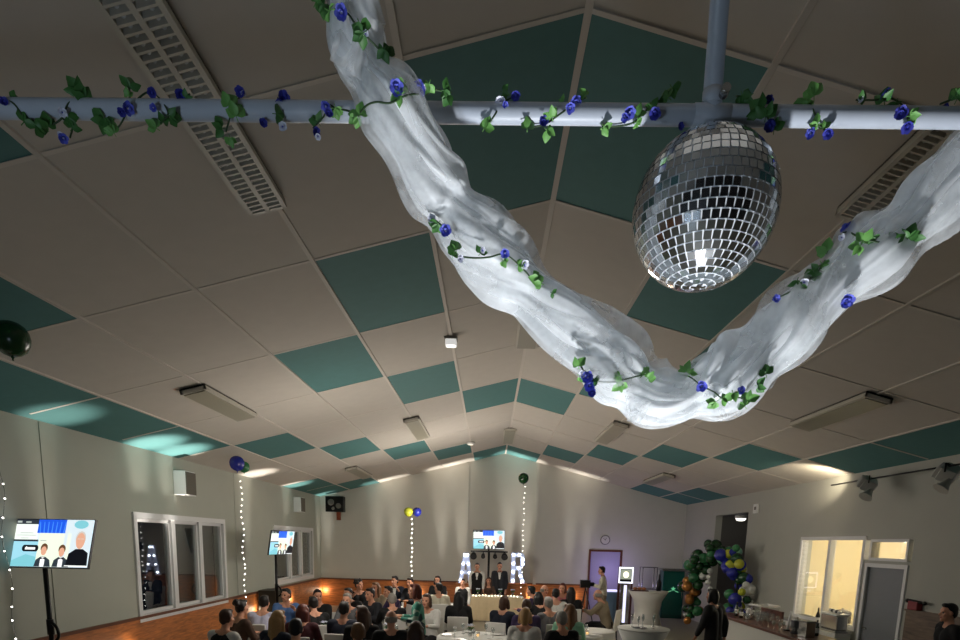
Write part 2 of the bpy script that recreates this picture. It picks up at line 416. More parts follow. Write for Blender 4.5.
# back wall door
bm = B()
for a, b in (((BD[0] - .07, 0), (BD[0], BD[3] + .07)), ((BD[1], 0), (BD[1] + .07, BD[3] + .07)), ((BD[0], BD[3]), (BD[1], BD[3] + .07))):
    box2(bm, (a[0], YB - .04, a[1]), (b[0], YB + .1, b[1]))
mDOORL = mat('door_lavender', (176, 170, 196), .5, .03)
d2 = struct('door_2', bm, mCAP)
lb = B(); box2(lb, (BD[0], YB + .03, 0), (BD[1], YB + .07, BD[3])); leaf = obj('leaf', lb, mDOORL, d2)
hb = B(); cyl(hb, (BD[0] + .1, YB + .03, 1.05), (BD[0] + .1, YB - .05, 1.05), .012); cyl(hb, (BD[0] + .1, YB - .05, 1.05), (BD[0] + .22, YB - .05, 1.05), .011); obj('handle', hb, mSTEEL, leaf)

# ================================================================== CEILING LIGHTS AND FITTINGS
mLOUV = mat('louvre_white', (196, 192, 180), .5, .04)
mTRAY = mat('tray_grey', (70, 68, 62), .6)
mLENS = mat('prismatic_lens', (150, 146, 128), .35, .08, 60)
def ceiling_light(x, y0, y1, label, louvre, w):
    s = -1 if x < 0 else 1
    ang = math.atan(SLOPE) * (1 if x < -.1 else -1 if x > .1 else 0)
    L = y1 - y0
    t = thing('ceiling_light', label, 'ceiling light', (x, (y0 + y1) / 2, roof(x) - .012), rot=(0, -ang, 0), group='fluorescent ceiling lights')
    h = .07
    fb = B()
    box2(fb, (-w / 2, -L / 2, -h), (-w / 2 + .03, L / 2, 0)); box2(fb, (w / 2 - .03, -L / 2, -h), (w / 2, L / 2, 0))
    box2(fb, (-w / 2, -L / 2, -h), (w / 2, -L / 2 + .03, 0)); box2(fb, (-w / 2, L / 2 - .03, -h), (w / 2, L / 2, 0))
    box2(fb, (-w / 2, -L / 2, -.02), (w / 2, L / 2, 0), 1)
    obj('housing', fb, [mLOUV, mTRAY], t)
    if louvre:
        gb = B(); box2(gb, (-.016, -L / 2, -h), (.016, L / 2, -.03))
        n = int(L / .055)
        for k in range(n):
            yy = -L / 2 + .03 + (k + .5) * (L - .06) / n
            box(gb, (0, yy, -h + .03), (w - .05, .016, .055))
        obj('louvre', gb, mLOUV, t)
        for q in (-.25, .25):
            tb = B(); cyl(tb, (q * w, -L / 2 + .06, -.035), (q * w, L / 2 - .06, -.035), .012); obj('tube', tb, mWHITE, t)
    else:
        gb = B(); box2(gb, (-w / 2 + .03, -L / 2 + .03, -h - .012), (w / 2 - .03, L / 2 - .03, -h + .01)); obj('diffuser', gb, mLENS, t)
    return t
ceiling_light(-2.26, 2.0, 5.02, 'long louvred fluorescent light above the left part of the pipe', True, .29)
ceiling_light(2.20, 2.0, 5.02, 'long louvred fluorescent light behind the right end of the tulle', True, .29)
ceiling_light(-4.52, 8.40, 10.2, 'dark fluorescent light near left wall, above the first window', False, .36)
ceiling_light(0.0, 8.2, 10.0, 'fluorescent light on the roof ridge behind the white tulle', False, .34)
ceiling_light(-2.2, 13.1, 15.3, 'fluorescent light left of the ridge, halfway down the hall', False, .34)
ceiling_light(0.0, 17.0, 19.2, 'fluorescent light on the ridge close to the back gable', False, .34)
ceiling_light(2.2, 13.1, 15.3, 'fluorescent light right of the ridge, below the tulle bow', False, .34)
ceiling_light(4.42, 8.10, 10.05, 'fluorescent light above the kitchen window side, right of the tulle', False, .36)
ceiling_light(4.42, 17.1, 19.3, 'fluorescent light on the right slope near the back corner', False, .34)
ceiling_light(-4.42, 17.3, 19.6, 'fluorescent light on the left slope near the back corner', False, .34)

t = thing('emergency_light_box', 'white square emergency light box on the ceiling batten left of ridge', 'detector', (-1.1, 8.92, roof(1.1) - .015))
bm = B(); box2(bm, (-.09, -.09, -.03), (.09, .09, 0)); obj('base', bm, mGREY, t)
bm = B(); box2(bm, (-.075, -.075, -.11), (.075, .075, -.03)); obj('cover', bm, mat('emergency_cover_glow', (246, 246, 244), .3, .02, emit=.55), t, bevel=.01)  # emergency light cover, faint glow added so it shows bright white
t = thing('downlight', 'small round white spot on the ceiling near the back gable', 'ceiling light', (-1.1, 17.85, roof(1.1) - .015))
bm = B(); lathe(bm, [(.09, -.06), (.11, -.04), (.12, 0)], seg=20); obj('housing', bm, mWHITE, t)
bm = B(); lathe(bm, [(.075, -.065), (.08, -.055)], seg=20); obj('lens', bm, glow('spot_lens', (255, 246, 226), 1.2), t)

def wall_speaker(y, z, w, h, label):
    t = thing('wall_speaker', label, 'speaker', (XL + .03, y, z), group='white speakers on the left wall')
    bm = B(); box2(bm, (-.03, -w / 2, -h / 2), (.20, w / 2, h / 2)); obj('cabinet', bm, mWHITE, t, bevel=.012)
    bm = B(); box2(bm, (.195, -w / 2 + .02, -h / 2 + .02), (.215, w / 2 - .02, h / 2 - .02)); obj('grille', bm, mat('speaker_grille', (104, 98, 88), .8, .2, 90), t)
wall_speaker(11.95, 3.42, .42, .46, 'white wall speaker with grey grille above the first window')
wall_speaker(19.1, 3.44, .42, .46, 'white wall speaker with grey grille above the far window')
t = thing('hanging_speaker', 'black loudspeaker hung in the far left corner of the hall', 'speaker', (-5.95, YB - .25, 3.62))
bm = B(); box2(bm, (-.32, -.18, -.27), (.32, .12, .27)); obj('cabinet', bm, mBLACK, t, bevel=.015)
for x, z, r in ((-.12, .06, .12), (.14, -.06, .10), (-.05, -.15, .06)):
    bm = B(); cyl(bm, (x, -.17, z), (x, -.20, z), r, r * .8, 20); obj('cone', bm, mGREY, t)
bm = B(); box2(bm, (-.05, .1, -.1), (.05, .25, .1)); obj('bracket', bm, mBLKM, t)
bm = B(); box2(bm, (.05, -.1, -.55), (.17, .05, -.27)); obj('cable_box', bm, mat('orange_plug', (150, 78, 52), .6), t)
t = thing('wall_clock', 'round white wall clock above the back door', 'clock', (3.66, YB - .02, 2.62))
rx = Matrix.Rotation(R(90), 4, 'X')
bm = B(); lathe(bm, [(.15, -.02), (.17, 0), (.17, .03), (.15, .04)], seg=28, M=rx); obj('rim', bm, mGREY, t)
bm = B(); lathe(bm, [(.146, .041), (.147, .044)], seg=28, M=rx); obj('dial', bm, mat('clock_dial', (214, 212, 204), .5, .02), t)
bm = B(); box(bm, (.02, -.048, .03), (.012, .004, .09), Matrix.Rotation(R(35), 3, 'Y')); box(bm, (-.03, -.048, .02), (.01, .004, .11), Matrix.Rotation(R(-50), 3, 'Y')); obj('hands', bm, mBLACK, t)
t = thing('thermostat', 'small white control box on the right wall by the passage', 'wall box', (XR - .02, 16.15, 3.48))
bm = B(); box2(bm, (-.03, -.13, -.12), (.02, .13, .12)); obj('box', bm, mWHITE, t, bevel=.008)
bm = B(); box2(bm, (-.036, -.06, -.03), (-.028, .06, .05)); obj('dial', bm, mGREY, t)

# floodlights on a rail along the right wall
mFLOOD = mat('flood_metal', (176, 176, 172), .35, .05, 10, metal=.4)
def flood(loc, rz, label):
    t = thing('floodlight', label, 'floodlight', loc, rz, 'floodlights by the right wall')
    bm = B(); box2(bm, (-.16, -.10, -.09), (.16, .10, .09))
    for k in range(6): box2(bm, (-.14 + k * .05, .10, -.08), (-.125 + k * .05, .16, .08))
    obj('body', bm, mFLOOD, t, rot=(R(28), R(-20), 0), bevel=.008)
    bm = B(); box2(bm, (-.15, -.115, -.08), (.15, -.10, .08)); obj('lens', bm, mWHITE, t, rot=(R(28), R(-20), 0))
    bm = B(); cyl(bm, (-.2, 0, 0), (-.2, 0, .12), .012); cyl(bm, (.2, 0, 0), (.2, 0, .12), .012); cyl(bm, (-.2, 0, .12), (.2, 0, .12), .012); obj('yoke', bm, mBLKM, t)
    bm = B(); lathe(bm, [(.03, 0), (.05, -.05), (.10, -.16), (.11, -.17)], seg=16); obj('lamp_head', bm, mFLOOD, t, loc=(-.12, -.05, -.10), rot=(R(25), R(30), 0))
flood((6.05, 10.8, 3.60), R(60), 'grey floodlight with small lamp head at the lit end of the rail')
flood((6.05, 8.95, 3.58), R(40), 'grey floodlight at the near end of the rail, by frame edge')
t = thing('lamp_rail', 'thin dark rail carrying the floodlights along the right wall', 'rail', (6.02, 10, 3.68))
bm = B(); cyl(bm, (0, -2.2, 0), (0, 1.9, 0), .014); obj('rail', bm, mBLKM, t)
for y in (-1.6, 1.7):
    bm = B(); cyl(bm, (0, y, 0), (XR - 6.02, y, .1), .012); obj('bracket', bm, mBLKM, t)

# ================================================================== PIPE, MIRROR BALL
PY = 1.75
pl = atY(0, 108.5, PY); d = ray(960, 118); pr = CAM + d * ((pl.z - CAM.z) / d.z)
pdir = (pr - pl).normalized()
def pipe_at(px):   # point on the pipe axis seen at column px (between the two ends)
    u = px / 960; A, Bq = pl, pr
    lo, hi = 0.0, 1.0
    for _ in range(40):
        m = (lo + hi) / 2; P = A.lerp(Bq, m); q = (P - CAM); X = 480 + FPX * q.dot(camR) / q.dot(fwd)
        if X < px: lo = m
        else: hi = m
    return A.lerp(Bq, lo)
PRAD = 9.0 * pxm(pipe_at(500))
t = thing('ceiling_pipe', 'pale blue-grey painted pipe hung across the hall, wrapped with flower garlands', 'pipe', tuple(pipe_at(711)))
O = pipe_at(711)
bm = B(); cyl(bm, pl - pdir * 2.2 - O, pr + pdir * 2.2 - O, PRAD, seg=32); obj('crossbar', bm, mPIPE, t)
for x in (0,):
    bm = B(); cyl(bm, Vector((x, 0, .0)), Vector((x, 0, roof(O.x) - O.z + .02)), PRAD, seg=28); obj('hanger', bm, mPIPE, t)
for k, s in enumerate((-1, 1)):
    bm = B(); e = (pl - pdir * 2.0 - O) if s < 0 else (pr + pdir * 2.0 - O)
    cyl(bm, e, Vector((e.x, e.y, roof(O.x + e.x) - O.z + .02)), PRAD, seg=24); obj('hanger', bm, mPIPE, t)
bm = B(); cyl(bm, (0, 0, .02), (0, 0, .055), PRAD * 1.07, seg=24); cyl(bm, (-.045, 0, 0), (.045, 0, 0), PRAD * 1.07, seg=28); obj('clamp', bm, mPIPE, t)
bm = B(); cyl(bm, (.018, -.025, .03), (.018, -.05, .032), .011, seg=12); obj('bolt', bm, mSTEEL, t)

BALLC = atY(704, 212.5, PY + .02); BR = 70.6 * pxm(BALLC) * .985
t = thing('mirror_ball', 'large mirror ball hanging under the pipe', 'mirror ball', tuple(BALLC + Vector((0, 0, BR))))
bm = B(); ell(bm, (0, 0, -BR), BR * .985, 4); obj('core', bm, mGROUT, t)
bm = B(); rows = 27
rng = random.Random(3)
for i in range(rows):
    la = -math.pi / 2 + (i + .5) * math.pi / rows; n = max(4, int(round(2 * rows * math.cos(la))))
    hw = math.pi / rows * BR * .425; off = rng.random() * 6.28
    for k in range(n):
        lo = off + 2 * math.pi * k / n
        nr = Vector((math.cos(la) * math.cos(lo), math.cos(la) * math.sin(lo), math.sin(la)))
        e = Vector((-math.sin(lo), math.cos(lo), 0)); u = nr.cross(e)
        c = nr * BR + Vector((0, 0, -BR)); tw = 2 * math.pi * math.cos(la) * BR / n * .425
        ju, je = rng.gauss(0, .018), rng.gauss(0, .018)
        v = [c + e * a * tw + u * b_ * hw + nr * (a * tw * je + b_ * hw * ju) for a, b_ in ((-1, -1), (1, -1), (1, 1), (-1, 1))]
        top = [bm.verts.new(p) for p in v]; bot = [bm.verts.new(p - nr * .006) for p in v]
        bm.faces.new(top)
        for q in range(4): bm.faces.new((top[q], bot[q], bot[(q + 1) % 4], top[(q + 1) % 4]))
obj('mirror_tiles', bm, mMIRROR, t)
bm = B(); lathe(bm, [(.045, -.012), (.05, 0), (.03, .012), (.03, .02)], seg=20); obj('cap', bm, mSTEEL, t)
bm = B()
ztop = O.z - BALLC.z - BR
for s in (-1, 1):
    tube(bm, catmull([(s * .03, 0, .01), (s * .045, -.025, ztop * .6), (s * .03, -.036, ztop), (0, -.01, ztop + .035), (-s * .01, .03, ztop)], 20), .0035, 6)
tube(bm, catmull([(-.05, -.02, .0), (-.06, -.035, ztop * .7), (-.05, -.03, ztop + .02), (-.02, 0, ztop + .034)], 16), .003, 6)
obj('cable_tie', bm, mDGREY, t)

# ================================================================== TULLE SWAG
mT1 = tulle_mat('tulle_dense', .86); mT2 = tulle_mat('tulle_sheer', .34)
TP = [(338, -60, 26, 1.50), (351, -5, 22, 1.55), (355, 38, 27, 1.58), (371, 75, 23, 1.60), (393, 107, 25, 1.61), (414, 145, 27, 1.66), (440, 190, 29, 1.75),
      (470, 232, 29, 1.80), (505, 270, 27, 1.85), (545, 305, 25, 1.89), (592, 343, 29, 1.93), (622, 373, 30, 1.95), (650, 394, 25, 1.96), (676, 397, 22, 1.96), (700, 389, 25, 1.96),
      (730, 376, 33, 1.94), (775, 342, 31, 1.92), (815, 302, 27, 1.90), (857, 268, 28, 1.88), (898, 233, 28, 1.86), (938, 194, 29, 1.84), (978, 157, 30, 1.82), (1020, 117, 31, 1.80)]
tc3 = [atY(x, y, Y) for x, y, r, Y in TP]
NT = 330
tcl = catmull([(*p,) for p in tc3], NT)
PIN = [(372, 92), (452, 206), (530, 292), (636, 384), (688, 394), (760, 352), (842, 280), (903, 222)]
trd = [v.x for v in catmull([(r * pxm(p), 0, 0) for (x, y, r, Y), p in zip(TP, tc3)], NT)]
def _near(px):   # index along the roll nearest to a column
    return min(range(NT), key=lambda i: abs(480 + FPX * (tcl[i] - CAM).dot(camR) / (tcl[i] - CAM).dot(fwd) - px[0]))
for k, pn in enumerate(PIN):
    ip = _near(pn)
    for i in range(NT):
        u = (i - ip) / 5.0
        trd[i] *= 1 - (.18 if k % 2 else .12) * math.exp(-u * u) + .07 * math.exp(-(u - 2.6) ** 2 / 2) + .06 * math.exp(-(u + 2.6) ** 2 / 2)
def tulle_tube(name, fac, amp, seed, lo, hi, mt, parent, seg=120, pleats=9):
    bm = B(); rings = []; N = Vector((0, 0, 1))
    for i in range(lo, hi):
        p = tcl[i]; t = (tcl[min(i + 1, NT - 1)] - tcl[max(i - 1, 0)]).normalized()
        N = (N - t * N.dot(t)).normalized(); Bn = t.cross(N); ring = []; s = i / NT
        for k in range(seg):
            a = 2 * math.pi * k / seg; tw = a + s * 7 + .5 * math.sin(s * 16 + seed)
            q = Vector((math.cos(a) * .9, math.sin(a) * .9, s * 13 + seed))
            n1 = noise.noise(q); n2 = noise.noise(Vector((math.cos(tw) * 2.4, math.sin(tw) * 2.4, s * 4 + seed * 2)))
            n3 = 1 - abs(noise.noise(Vector((math.cos(tw) * 4, math.sin(tw) * 4, s * 3 + seed)))) * 2
            fold = (abs(math.sin(pleats * tw * .5 + 2.5 * n1)) - .5)
            r = trd[i] * fac * (1 + amp * (1.0 * n1 + 1.0 * n2 + .12 * n3 + .16 * fold) - .12 * amp)
            ring.append(bm.verts.new(p + (N * math.cos(a) + Bn * math.sin(a)) * r))
        rings.append(ring)
    for a, b in zip(rings, rings[1:]):
        for k in range(seg):
            bm.faces.new((a[k], a[(k + 1) % seg], b[(k + 1) % seg], b[k])).smooth = True
    return obj(name, bm, mt, parent)
t = thing('tulle_swag', 'white tulle swag draped from over the pipe down in a V below the mirror ball', 'tulle')
tulle_tube('inner_folds', .94, .34, 1.7, 0, NT, mT1, t)
tulle_tube('sheer_layer', 1.06, .36, 6.2, 0, NT, mT2, t)
# loose corners sticking out of the roll
def flap(pix, Y, seed):
    bm = B(); P = [atY(x, y, Y - .03) for x, y in pix]; n = 14
    g = []
    for i in range(n + 1):
        row = []
        for j in range(n + 1):
            u, v = i / n, j / n
            q = (P[0] * (1 - u) + P[1] * u) * (1 - v) + (P[3] * (1 - u) + P[2] * u) * v
            q = q + (CAM - q).normalized() * (.018 * noise.noise(Vector((u * 3, v * 3, seed))) + .02 * math.sin(u * 9 + v * 4))
            row.append(bm.verts.new(q))
        g.append(row)
    for i in range(n):
        for j in range(n): bm.faces.new((g[i][j], g[i + 1][j], g[i + 1][j + 1], g[i][j + 1])).smooth = True
    return obj('loose_corner', bm, mT2, t)
flap([(838, 262), (868, 272), (868, 287), (836, 296)], 1.86, 2)
flap([(625, 395), (652, 402), (640, 424), (627, 421)], 1.92, 3)
flap([(335, 30), (362, 30), (372, 88), (330, 60)], 1.56, 4)
flap([(770, 352), (792, 352), (772, 388), (752, 398)], 1.92, 5)

# ================================================================== FLOWER GARLANDS
def leaf_mesh(seed, m):
    g = random.Random(seed); bm = B()
    for j in range(3):
        a = R(-55 + 55 * j + g.uniform(-12, 12)); L = g.uniform(.028, .040); wd = L * g.uniform(.30, .40)
        rot = Matrix.Rotation(a, 3, 'Z') @ Matrix.Rotation(R(g.uniform(-35, 25)), 3, 'X')
        mid = []; le = []; ri = []
        for k in range(7):
            u = k / 6; w = wd * math.sin(math.pi * u ** .8) * (1 + .12 * (k % 2))
            z = .25 * L * u * u
            mid.append(bm.verts.new(rot @ Vector((0, L * u, -z)))); le.append(bm.verts.new(rot @ Vector((-w, L * u, -z + w * .45)))); ri.append(bm.verts.new(rot @ Vector((w, L * u, -z + w * .45))))
        for k in range(6):
            bm.faces.new((mid[k], mid[k + 1], le[k + 1], le[k])).smooth = True; bm.faces.new((ri[k], ri[k + 1], mid[k + 1], mid[k])).smooth = True
    cyl(bm, (0, -.012, 0), (0, .004, 0), .0013, seg=6)
    return finish(bm, 'leaf_sprig', m)
def flower_mesh(seed, outer, inner):
    g = random.Random(seed); bm = B()
    for ringn, (n, L, tilt, mi) in enumerate(((6, .024, 25, 0), (5, .017, 52, 0), (3, .010, 70, 1))):
        for j in range(n):
            a = 2 * math.pi * j / n + ringn * .5 + g.uniform(-.15, .15)
            rot = Matrix.Rotation(a, 3, 'Z') @ Matrix.Rotation(R(tilt + g.uniform(-10, 10)), 3, 'X')
            vs = []
            for u in (0, .3, .6, .85, 1):
                w = L * .5 * math.sin(math.pi * min(.95, .12 + u * .80)); vs.append([bm.verts.new(rot @ Vector((x * w, L * u, .2 * L * u * u * (1 - .4 * x * x)))) for x in (-1, 0, 1)])
            for p, q in zip(vs, vs[1:]):
                for x in (0, 1):
                    f = bm.faces.new((p[x], p[x + 1], q[x + 1], q[x])); f.smooth = True; f.material_index = mi
    ell(bm, (0, 0, .004), .004, 1, 1)
    return finish(bm, 'silk_flower', [outer, inner])
LEAVES = [leaf_mesh(i, mLEAF) for i in range(5)]; LEAFD = [leaf_mesh(i + 9, mLEAFD) for i in range(4)]
FLW = {'b': [flower_mesh(i, mBLUE, mPALE) for i in range(3)], 'd': [flower_mesh(i + 5, mBLUED, mBLUE) for i in range(2)], 'w': [flower_mesh(i + 8, mPALE, mBLUE) for i in range(2)]}
gr = random.Random(11)
def garland(label, stems, items, depth, group='silk flower garlands'):
    first = depth(*stems[0][0]); t = thing('flower_garland', label, 'garland', tuple(first), group=group)
    for s in stems:
        pts = [depth(x, y) - first for x, y in s]
        bm = B(); tube(bm, catmull(pts, max(12, len(pts) * 6)), .0022, 6); obj('stem', bm, mSTEM, t)
    for kind, x, y, sc in items:
        P = depth(x, y); P = P + (CAM - P).normalized() * .012
        zax = (CAM - P).normalized() + Vector((gr.uniform(-.5, .5), gr.uniform(-.3, .3), gr.uniform(-.5, .4)))
        q = zax.to_track_quat('Z', 'Y') @ Matrix.Rotation(gr.uniform(0, 6.28), 3, 'Z').to_quaternion()
        if kind in 'lk':
            me = gr.choice(LEAVES if kind == 'l' else LEAFD); o = obj('leaf_sprig', me, None, t)
        else:
            me = gr.choice(FLW[kind]); o = obj('silk_flower', me, None, t)
        o.location = P - first; o.rotation_mode = 'QUATERNION'; o.rotation_quaternion = q; o.scale = (sc * (.80 if kind in 'lk' else .66),) * 3
def on_pipe(x, y):
    a = pipe_at(min(max(x, -60), 1020)); q = a - CAM; cyp = 640 - FPX * q.dot(camU) / q.dot(fwd)
    f = max(-1, min(1, (y - cyp) / 9.2))
    off = PRAD * math.sqrt(max(0, 1 - f * f)) + .004
    return atY(x, y, a.y - off)
garland('green garland with dark blue blooms on the left stretch of pipe, up to the tulle',
        [[(2, 98), (14, 104), (30, 124), (48, 126), (62, 118), (68, 104), (80, 96)], [(62, 118), (72, 126), (70, 138)], [(104, 120), (114, 130), (124, 118), (130, 96), (128, 86)],
         [(128, 108), (150, 92), (168, 112), (158, 126)], [(168, 112), (180, 100), (190, 94)], [(226, 132), (230, 118), (236, 104), (241, 94)], [(278, 98), (277, 112), (283, 126)], [(313, 128), (324, 116), (328, 105), (336, 108), (352, 112), (360, 116)]],
        [('d', 4, 102, .8), ('k', 12, 99, .8), ('k', 24, 122, 1.2), ('k', 36, 126, 1.2), ('k', 48, 127, 1.1), ('w', 62, 112, .8), ('k', 68, 118, 1.0), ('k', 72, 128, .9), ('b', 63, 138, .9), ('w', 60, 134, .5),
         ('k', 78, 90, 1.2), ('k', 84, 98, 1.2), ('k', 104, 120, 1.2), ('l', 114, 133, .9), ('k', 112, 126, 1.0), ('b', 127, 108, 1.1), ('d', 122, 112, .8), ('k', 130, 88, 1.1), ('l', 128, 96, .7), ('d', 152, 92, .9), ('b', 154, 108, .7),
         ('l', 156, 128, 1.0), ('k', 170, 116, 1.0), ('k', 163, 122, .8), ('d', 181, 94, 1.1), ('k', 186, 98, .7), ('l', 229, 105, 1.1), ('l', 236, 116, 1.2), ('k', 222, 128, 1.0), ('l', 230, 138, .8), ('d', 241, 92, 1.0), ('w', 243, 93, .5),
         ('d', 283, 98, 1.2), ('d', 280, 102, .9), ('k', 276, 114, 1.0), ('w', 283, 127, .8), ('d', 263, 123, .8), ('k', 318, 122, 1.0), ('d', 315, 132, .9), ('w', 318, 136, .6), ('b', 326, 106, .9), ('d', 329, 114, .8), ('l', 335, 108, .9), ('l', 358, 116, 1.0)], on_pipe)
garland('brightly lit garland with blue and white blooms between tulle and mirror ball',
        [[(486, 128), (494, 116), (502, 104), (514, 96)], [(528, 128), (545, 124), (560, 114), (574, 104), (586, 97)], [(602, 126), (618, 126), (634, 122), (648, 108), (660, 100), (670, 90)]],
        [('l', 484, 128, .9), ('l', 489, 124, .6), ('w', 501, 101, 1.1), ('b', 505, 105, .6), ('k', 503, 92, .7), ('d', 516, 95, .9), ('l', 527, 128, .9), ('d', 544, 122, .9), ('l', 552, 117, 1.0), ('l', 547, 130, .9), ('b', 575, 103, 1.1), ('b', 570, 108, .9), ('l', 585, 96, .8), ('l', 563, 102, .6),
         ('l', 604, 127, .9), ('b', 629, 112, 1.1), ('b', 626, 118, .8), ('l', 638, 116, 1.0), ('l', 636, 123, .7), ('d', 655, 114, 1.1), ('k', 652, 108, .9), ('k', 668, 98, 1.1), ('k', 672, 88, 1.0), ('d', 680, 127, .7)], on_pipe)
garland('garland of leaves and drooping blue blooms on the pipe right of the mirror ball',
        [[(736, 96), (748, 98), (760, 106), (768, 118), (772, 132)], [(808, 100), (814, 112), (817, 124), (813, 134)], [(817, 124), (828, 132)], [(856, 100), (876, 100), (890, 98), (903, 106), (908, 120)], [(940, 104), (960, 96)]],
        [('k', 742, 95, 1.0), ('k', 750, 96, .9), ('d', 768, 100, .9), ('k', 760, 110, 1.3), ('k', 766, 116, 1.2), ('d', 770, 124, 1.1), ('k', 774, 130, 1.0), ('l', 806, 100, 1.2), ('l', 814, 96, 1.2), ('l', 818, 124, .8), ('b', 811, 134, .9), ('d', 829, 133, 1.0), ('l', 824, 128, .7),
         ('k', 860, 100, .8), ('w', 861, 99, .5), ('b', 886, 94, 1.0), ('k', 884, 101, 1.1), ('d', 902, 114, 1.2), ('l', 910, 116, .9), ('d', 908, 126, 1.1), ('k', 896, 102, .8), ('d', 946, 106, .5), ('k', 957, 99, 1.1), ('l', 954, 96, .7)], on_pipe)
def on_tulle(x, y):
    best = None
    for i in range(0, NT, 2):
        q = tcl[i] - CAM; dz = q.dot(fwd); X = 480 + FPX * q.dot(camR) / dz; Yp = 640 - FPX * q.dot(camU) / dz
        dd = math.hypot(X - x, Yp - y)
        if best is None or dd < best[0]: best = (dd, i, dz)
    dd, i, dz = best; r = trd[i] * 1.16; rp = r * FPX / dz; f = min(1, dd / rp)
    base = ray(x, y) * dz + CAM
    return base - (base - CAM).normalized() * (r * math.sqrt(max(0.0, 1 - f * f)) + .012)
garland('green vine with a blue bloom on the tulle above the pipe',
        [[(312, -4), (322, 4), (336, 10), (348, 14), (358, 28), (372, 42), (388, 58)]],
        [('k', 316, 2, 1.1), ('k', 324, 4, 1.0), ('l', 329, 11, 1.0), ('b', 342, 13, 1.1), ('w', 339, 16, .6), ('k', 360, 24, 1.0), ('k', 363, 33, 1.0), ('w', 366, 34, .5), ('k', 384, 50, .9), ('k', 388, 56, .9)], on_tulle)
garland('vine with two violet blooms crossing the tulle at the pipe',
        [[(358, 116), (366, 106), (376, 102), (390, 103), (402, 97), (414, 94), (424, 95), (436, 90), (448, 94)]],
        [('l', 360, 115, 1.0), ('l', 401, 94, 1.1), ('l', 404, 84, .8), ('b', 396, 88, 1.2), ('b', 420, 88, 1.2), ('w', 424, 88, .5), ('l', 429, 84, .9), ('k', 444, 90, .9), ('k', 449, 95, .9)], on_tulle)
garland('thin vine with small blooms running across the tulle left of the ridge line',
        [[(430, 216), (440, 224), (447, 232)], [(452, 254), (464, 257), (478, 258), (490, 257), (504, 254), (516, 262), (526, 272), (534, 281), (546, 286)]],
        [('w', 432, 219, .8), ('k', 438, 224, 1.0), ('b', 446, 231, 1.1), ('w', 444, 226, .6), ('l', 456, 250, 1.0), ('l', 453, 256, .8), ('w', 460, 259, .7), ('k', 480, 253, .8), ('w', 482, 250, .6), ('b', 505, 253, .9), ('l', 503, 261, .7), ('l', 518, 265, .8), ('w', 524, 264, .9), ('l', 538, 279, 1.1), ('l', 541, 284, .9), ('k', 552, 293, .6)], on_tulle)
garland('vine with a large blue bloom on the lowest left part of the tulle',
        [[(580, 364), (586, 374), (598, 381), (612, 382), (622, 380), (634, 377), (646, 374)]],
        [('l', 578, 366, 1.0), ('l', 580, 376, 1.0), ('w', 583, 374, .8), ('b', 588, 378, 1.3), ('b', 590, 386, 1.3), ('d', 592, 393, 1.0), ('k', 598, 381, .7), ('l', 620, 384, 1.1), ('l', 620, 376, .8), ('l', 644, 374, 1.0), ('l', 648, 378, .9)], on_tulle)
garland('vine with a violet bloom on the tulle right of the knot',
        [[(680, 374), (690, 377), (702, 386), (714, 392), (722, 398), (732, 397), (742, 398), (748, 400)]],
        [('l', 686, 371, 1.1), ('l', 690, 374, .8), ('b', 702, 386, 1.2), ('l', 716, 402, 1.0), ('l', 722, 399, .9), ('l', 733, 393, 1.0), ('b', 742, 391, .9), ('l', 748, 400, 1.2), ('l', 745, 406, 1.0), ('k', 766, 374, 1.1), ('k', 758, 386, 1.0)], on_tulle)
garland('leafy vine crossing the upper right end of the tulle',
        [[(772, 300), (790, 292), (802, 284), (814, 276), (824, 262), (830, 246), (838, 236), (848, 232), (860, 238), (872, 241), (886, 243), (900, 240), (916, 236)]],
        [('b', 776, 299, .8), ('k', 797, 281, 1.0), ('w', 804, 282, .9), ('k', 800, 287, .8), ('k', 814, 272, 1.2), ('l', 822, 264, 1.2), ('k', 818, 270, 1.0), ('l', 826, 252, 1.2), ('k', 830, 248, 1.0), ('b', 847, 229, 1.2), ('d', 850, 225, 1.0), ('w', 842, 238, .7), ('l', 863, 241, 1.2), ('l', 860, 246, 1.0), ('k', 873, 236, 1.0), ('k', 894, 243, 1.2), ('l', 900, 240, 1.1), ('k', 908, 238, 1.2), ('k', 916, 236, 1.0), ('b', 848, 300, 1.3), ('b', 845, 303, 1.0)], on_tulle)

# ================================================================== BALLOONS ON LED STRINGS
mBG = mat('balloon_dark_green', (18, 66, 30), .25, .1, 4, spec=.6); mBB = mat('balloon_blue', (36, 44, 150), .25, .1, 4, spec=.6)
mBY = mat('balloon_yellow', (182, 186, 50), .25, .1, 4, spec=.6); mBGL = mat('balloon_green', (52, 120, 74), .25, .1, 4, spec=.6)
mBW = mat('balloon_white', (214, 216, 208), .3, .04, 4); mBGO = mat('balloon_gold', (190, 130, 66), .3, .1, 4, metal=.5); mBM = mat('balloon_mint', (120, 176, 150), .3, .06, 4)
PROF = [(0.0, -.60), (.012, -.59), (.02, -.565), (.06, -.52), (.22, -.455), (.37, -.33), (.46, -.14), (.485, .04), (.455, .21), (.37, .36), (.24, .46), (.10, .505), (0, .51)]
def balloon(P, dia, m, label, group='floating balloons'):
    t = thing('balloon', label, 'balloon', tuple(P), group=group)
    bm = B(); lathe(bm, [(r * dia * 1.05, z * dia) for r, z in PROF[3:]], seg=28); obj('skin', bm, m, t)
    bm = B(); lathe(bm, [(.035 * dia, -.62 * dia), (.02 * dia, -.58 * dia), (.05 * dia, -.52 * dia)], seg=12); obj('knot', bm, m, t)
    return t
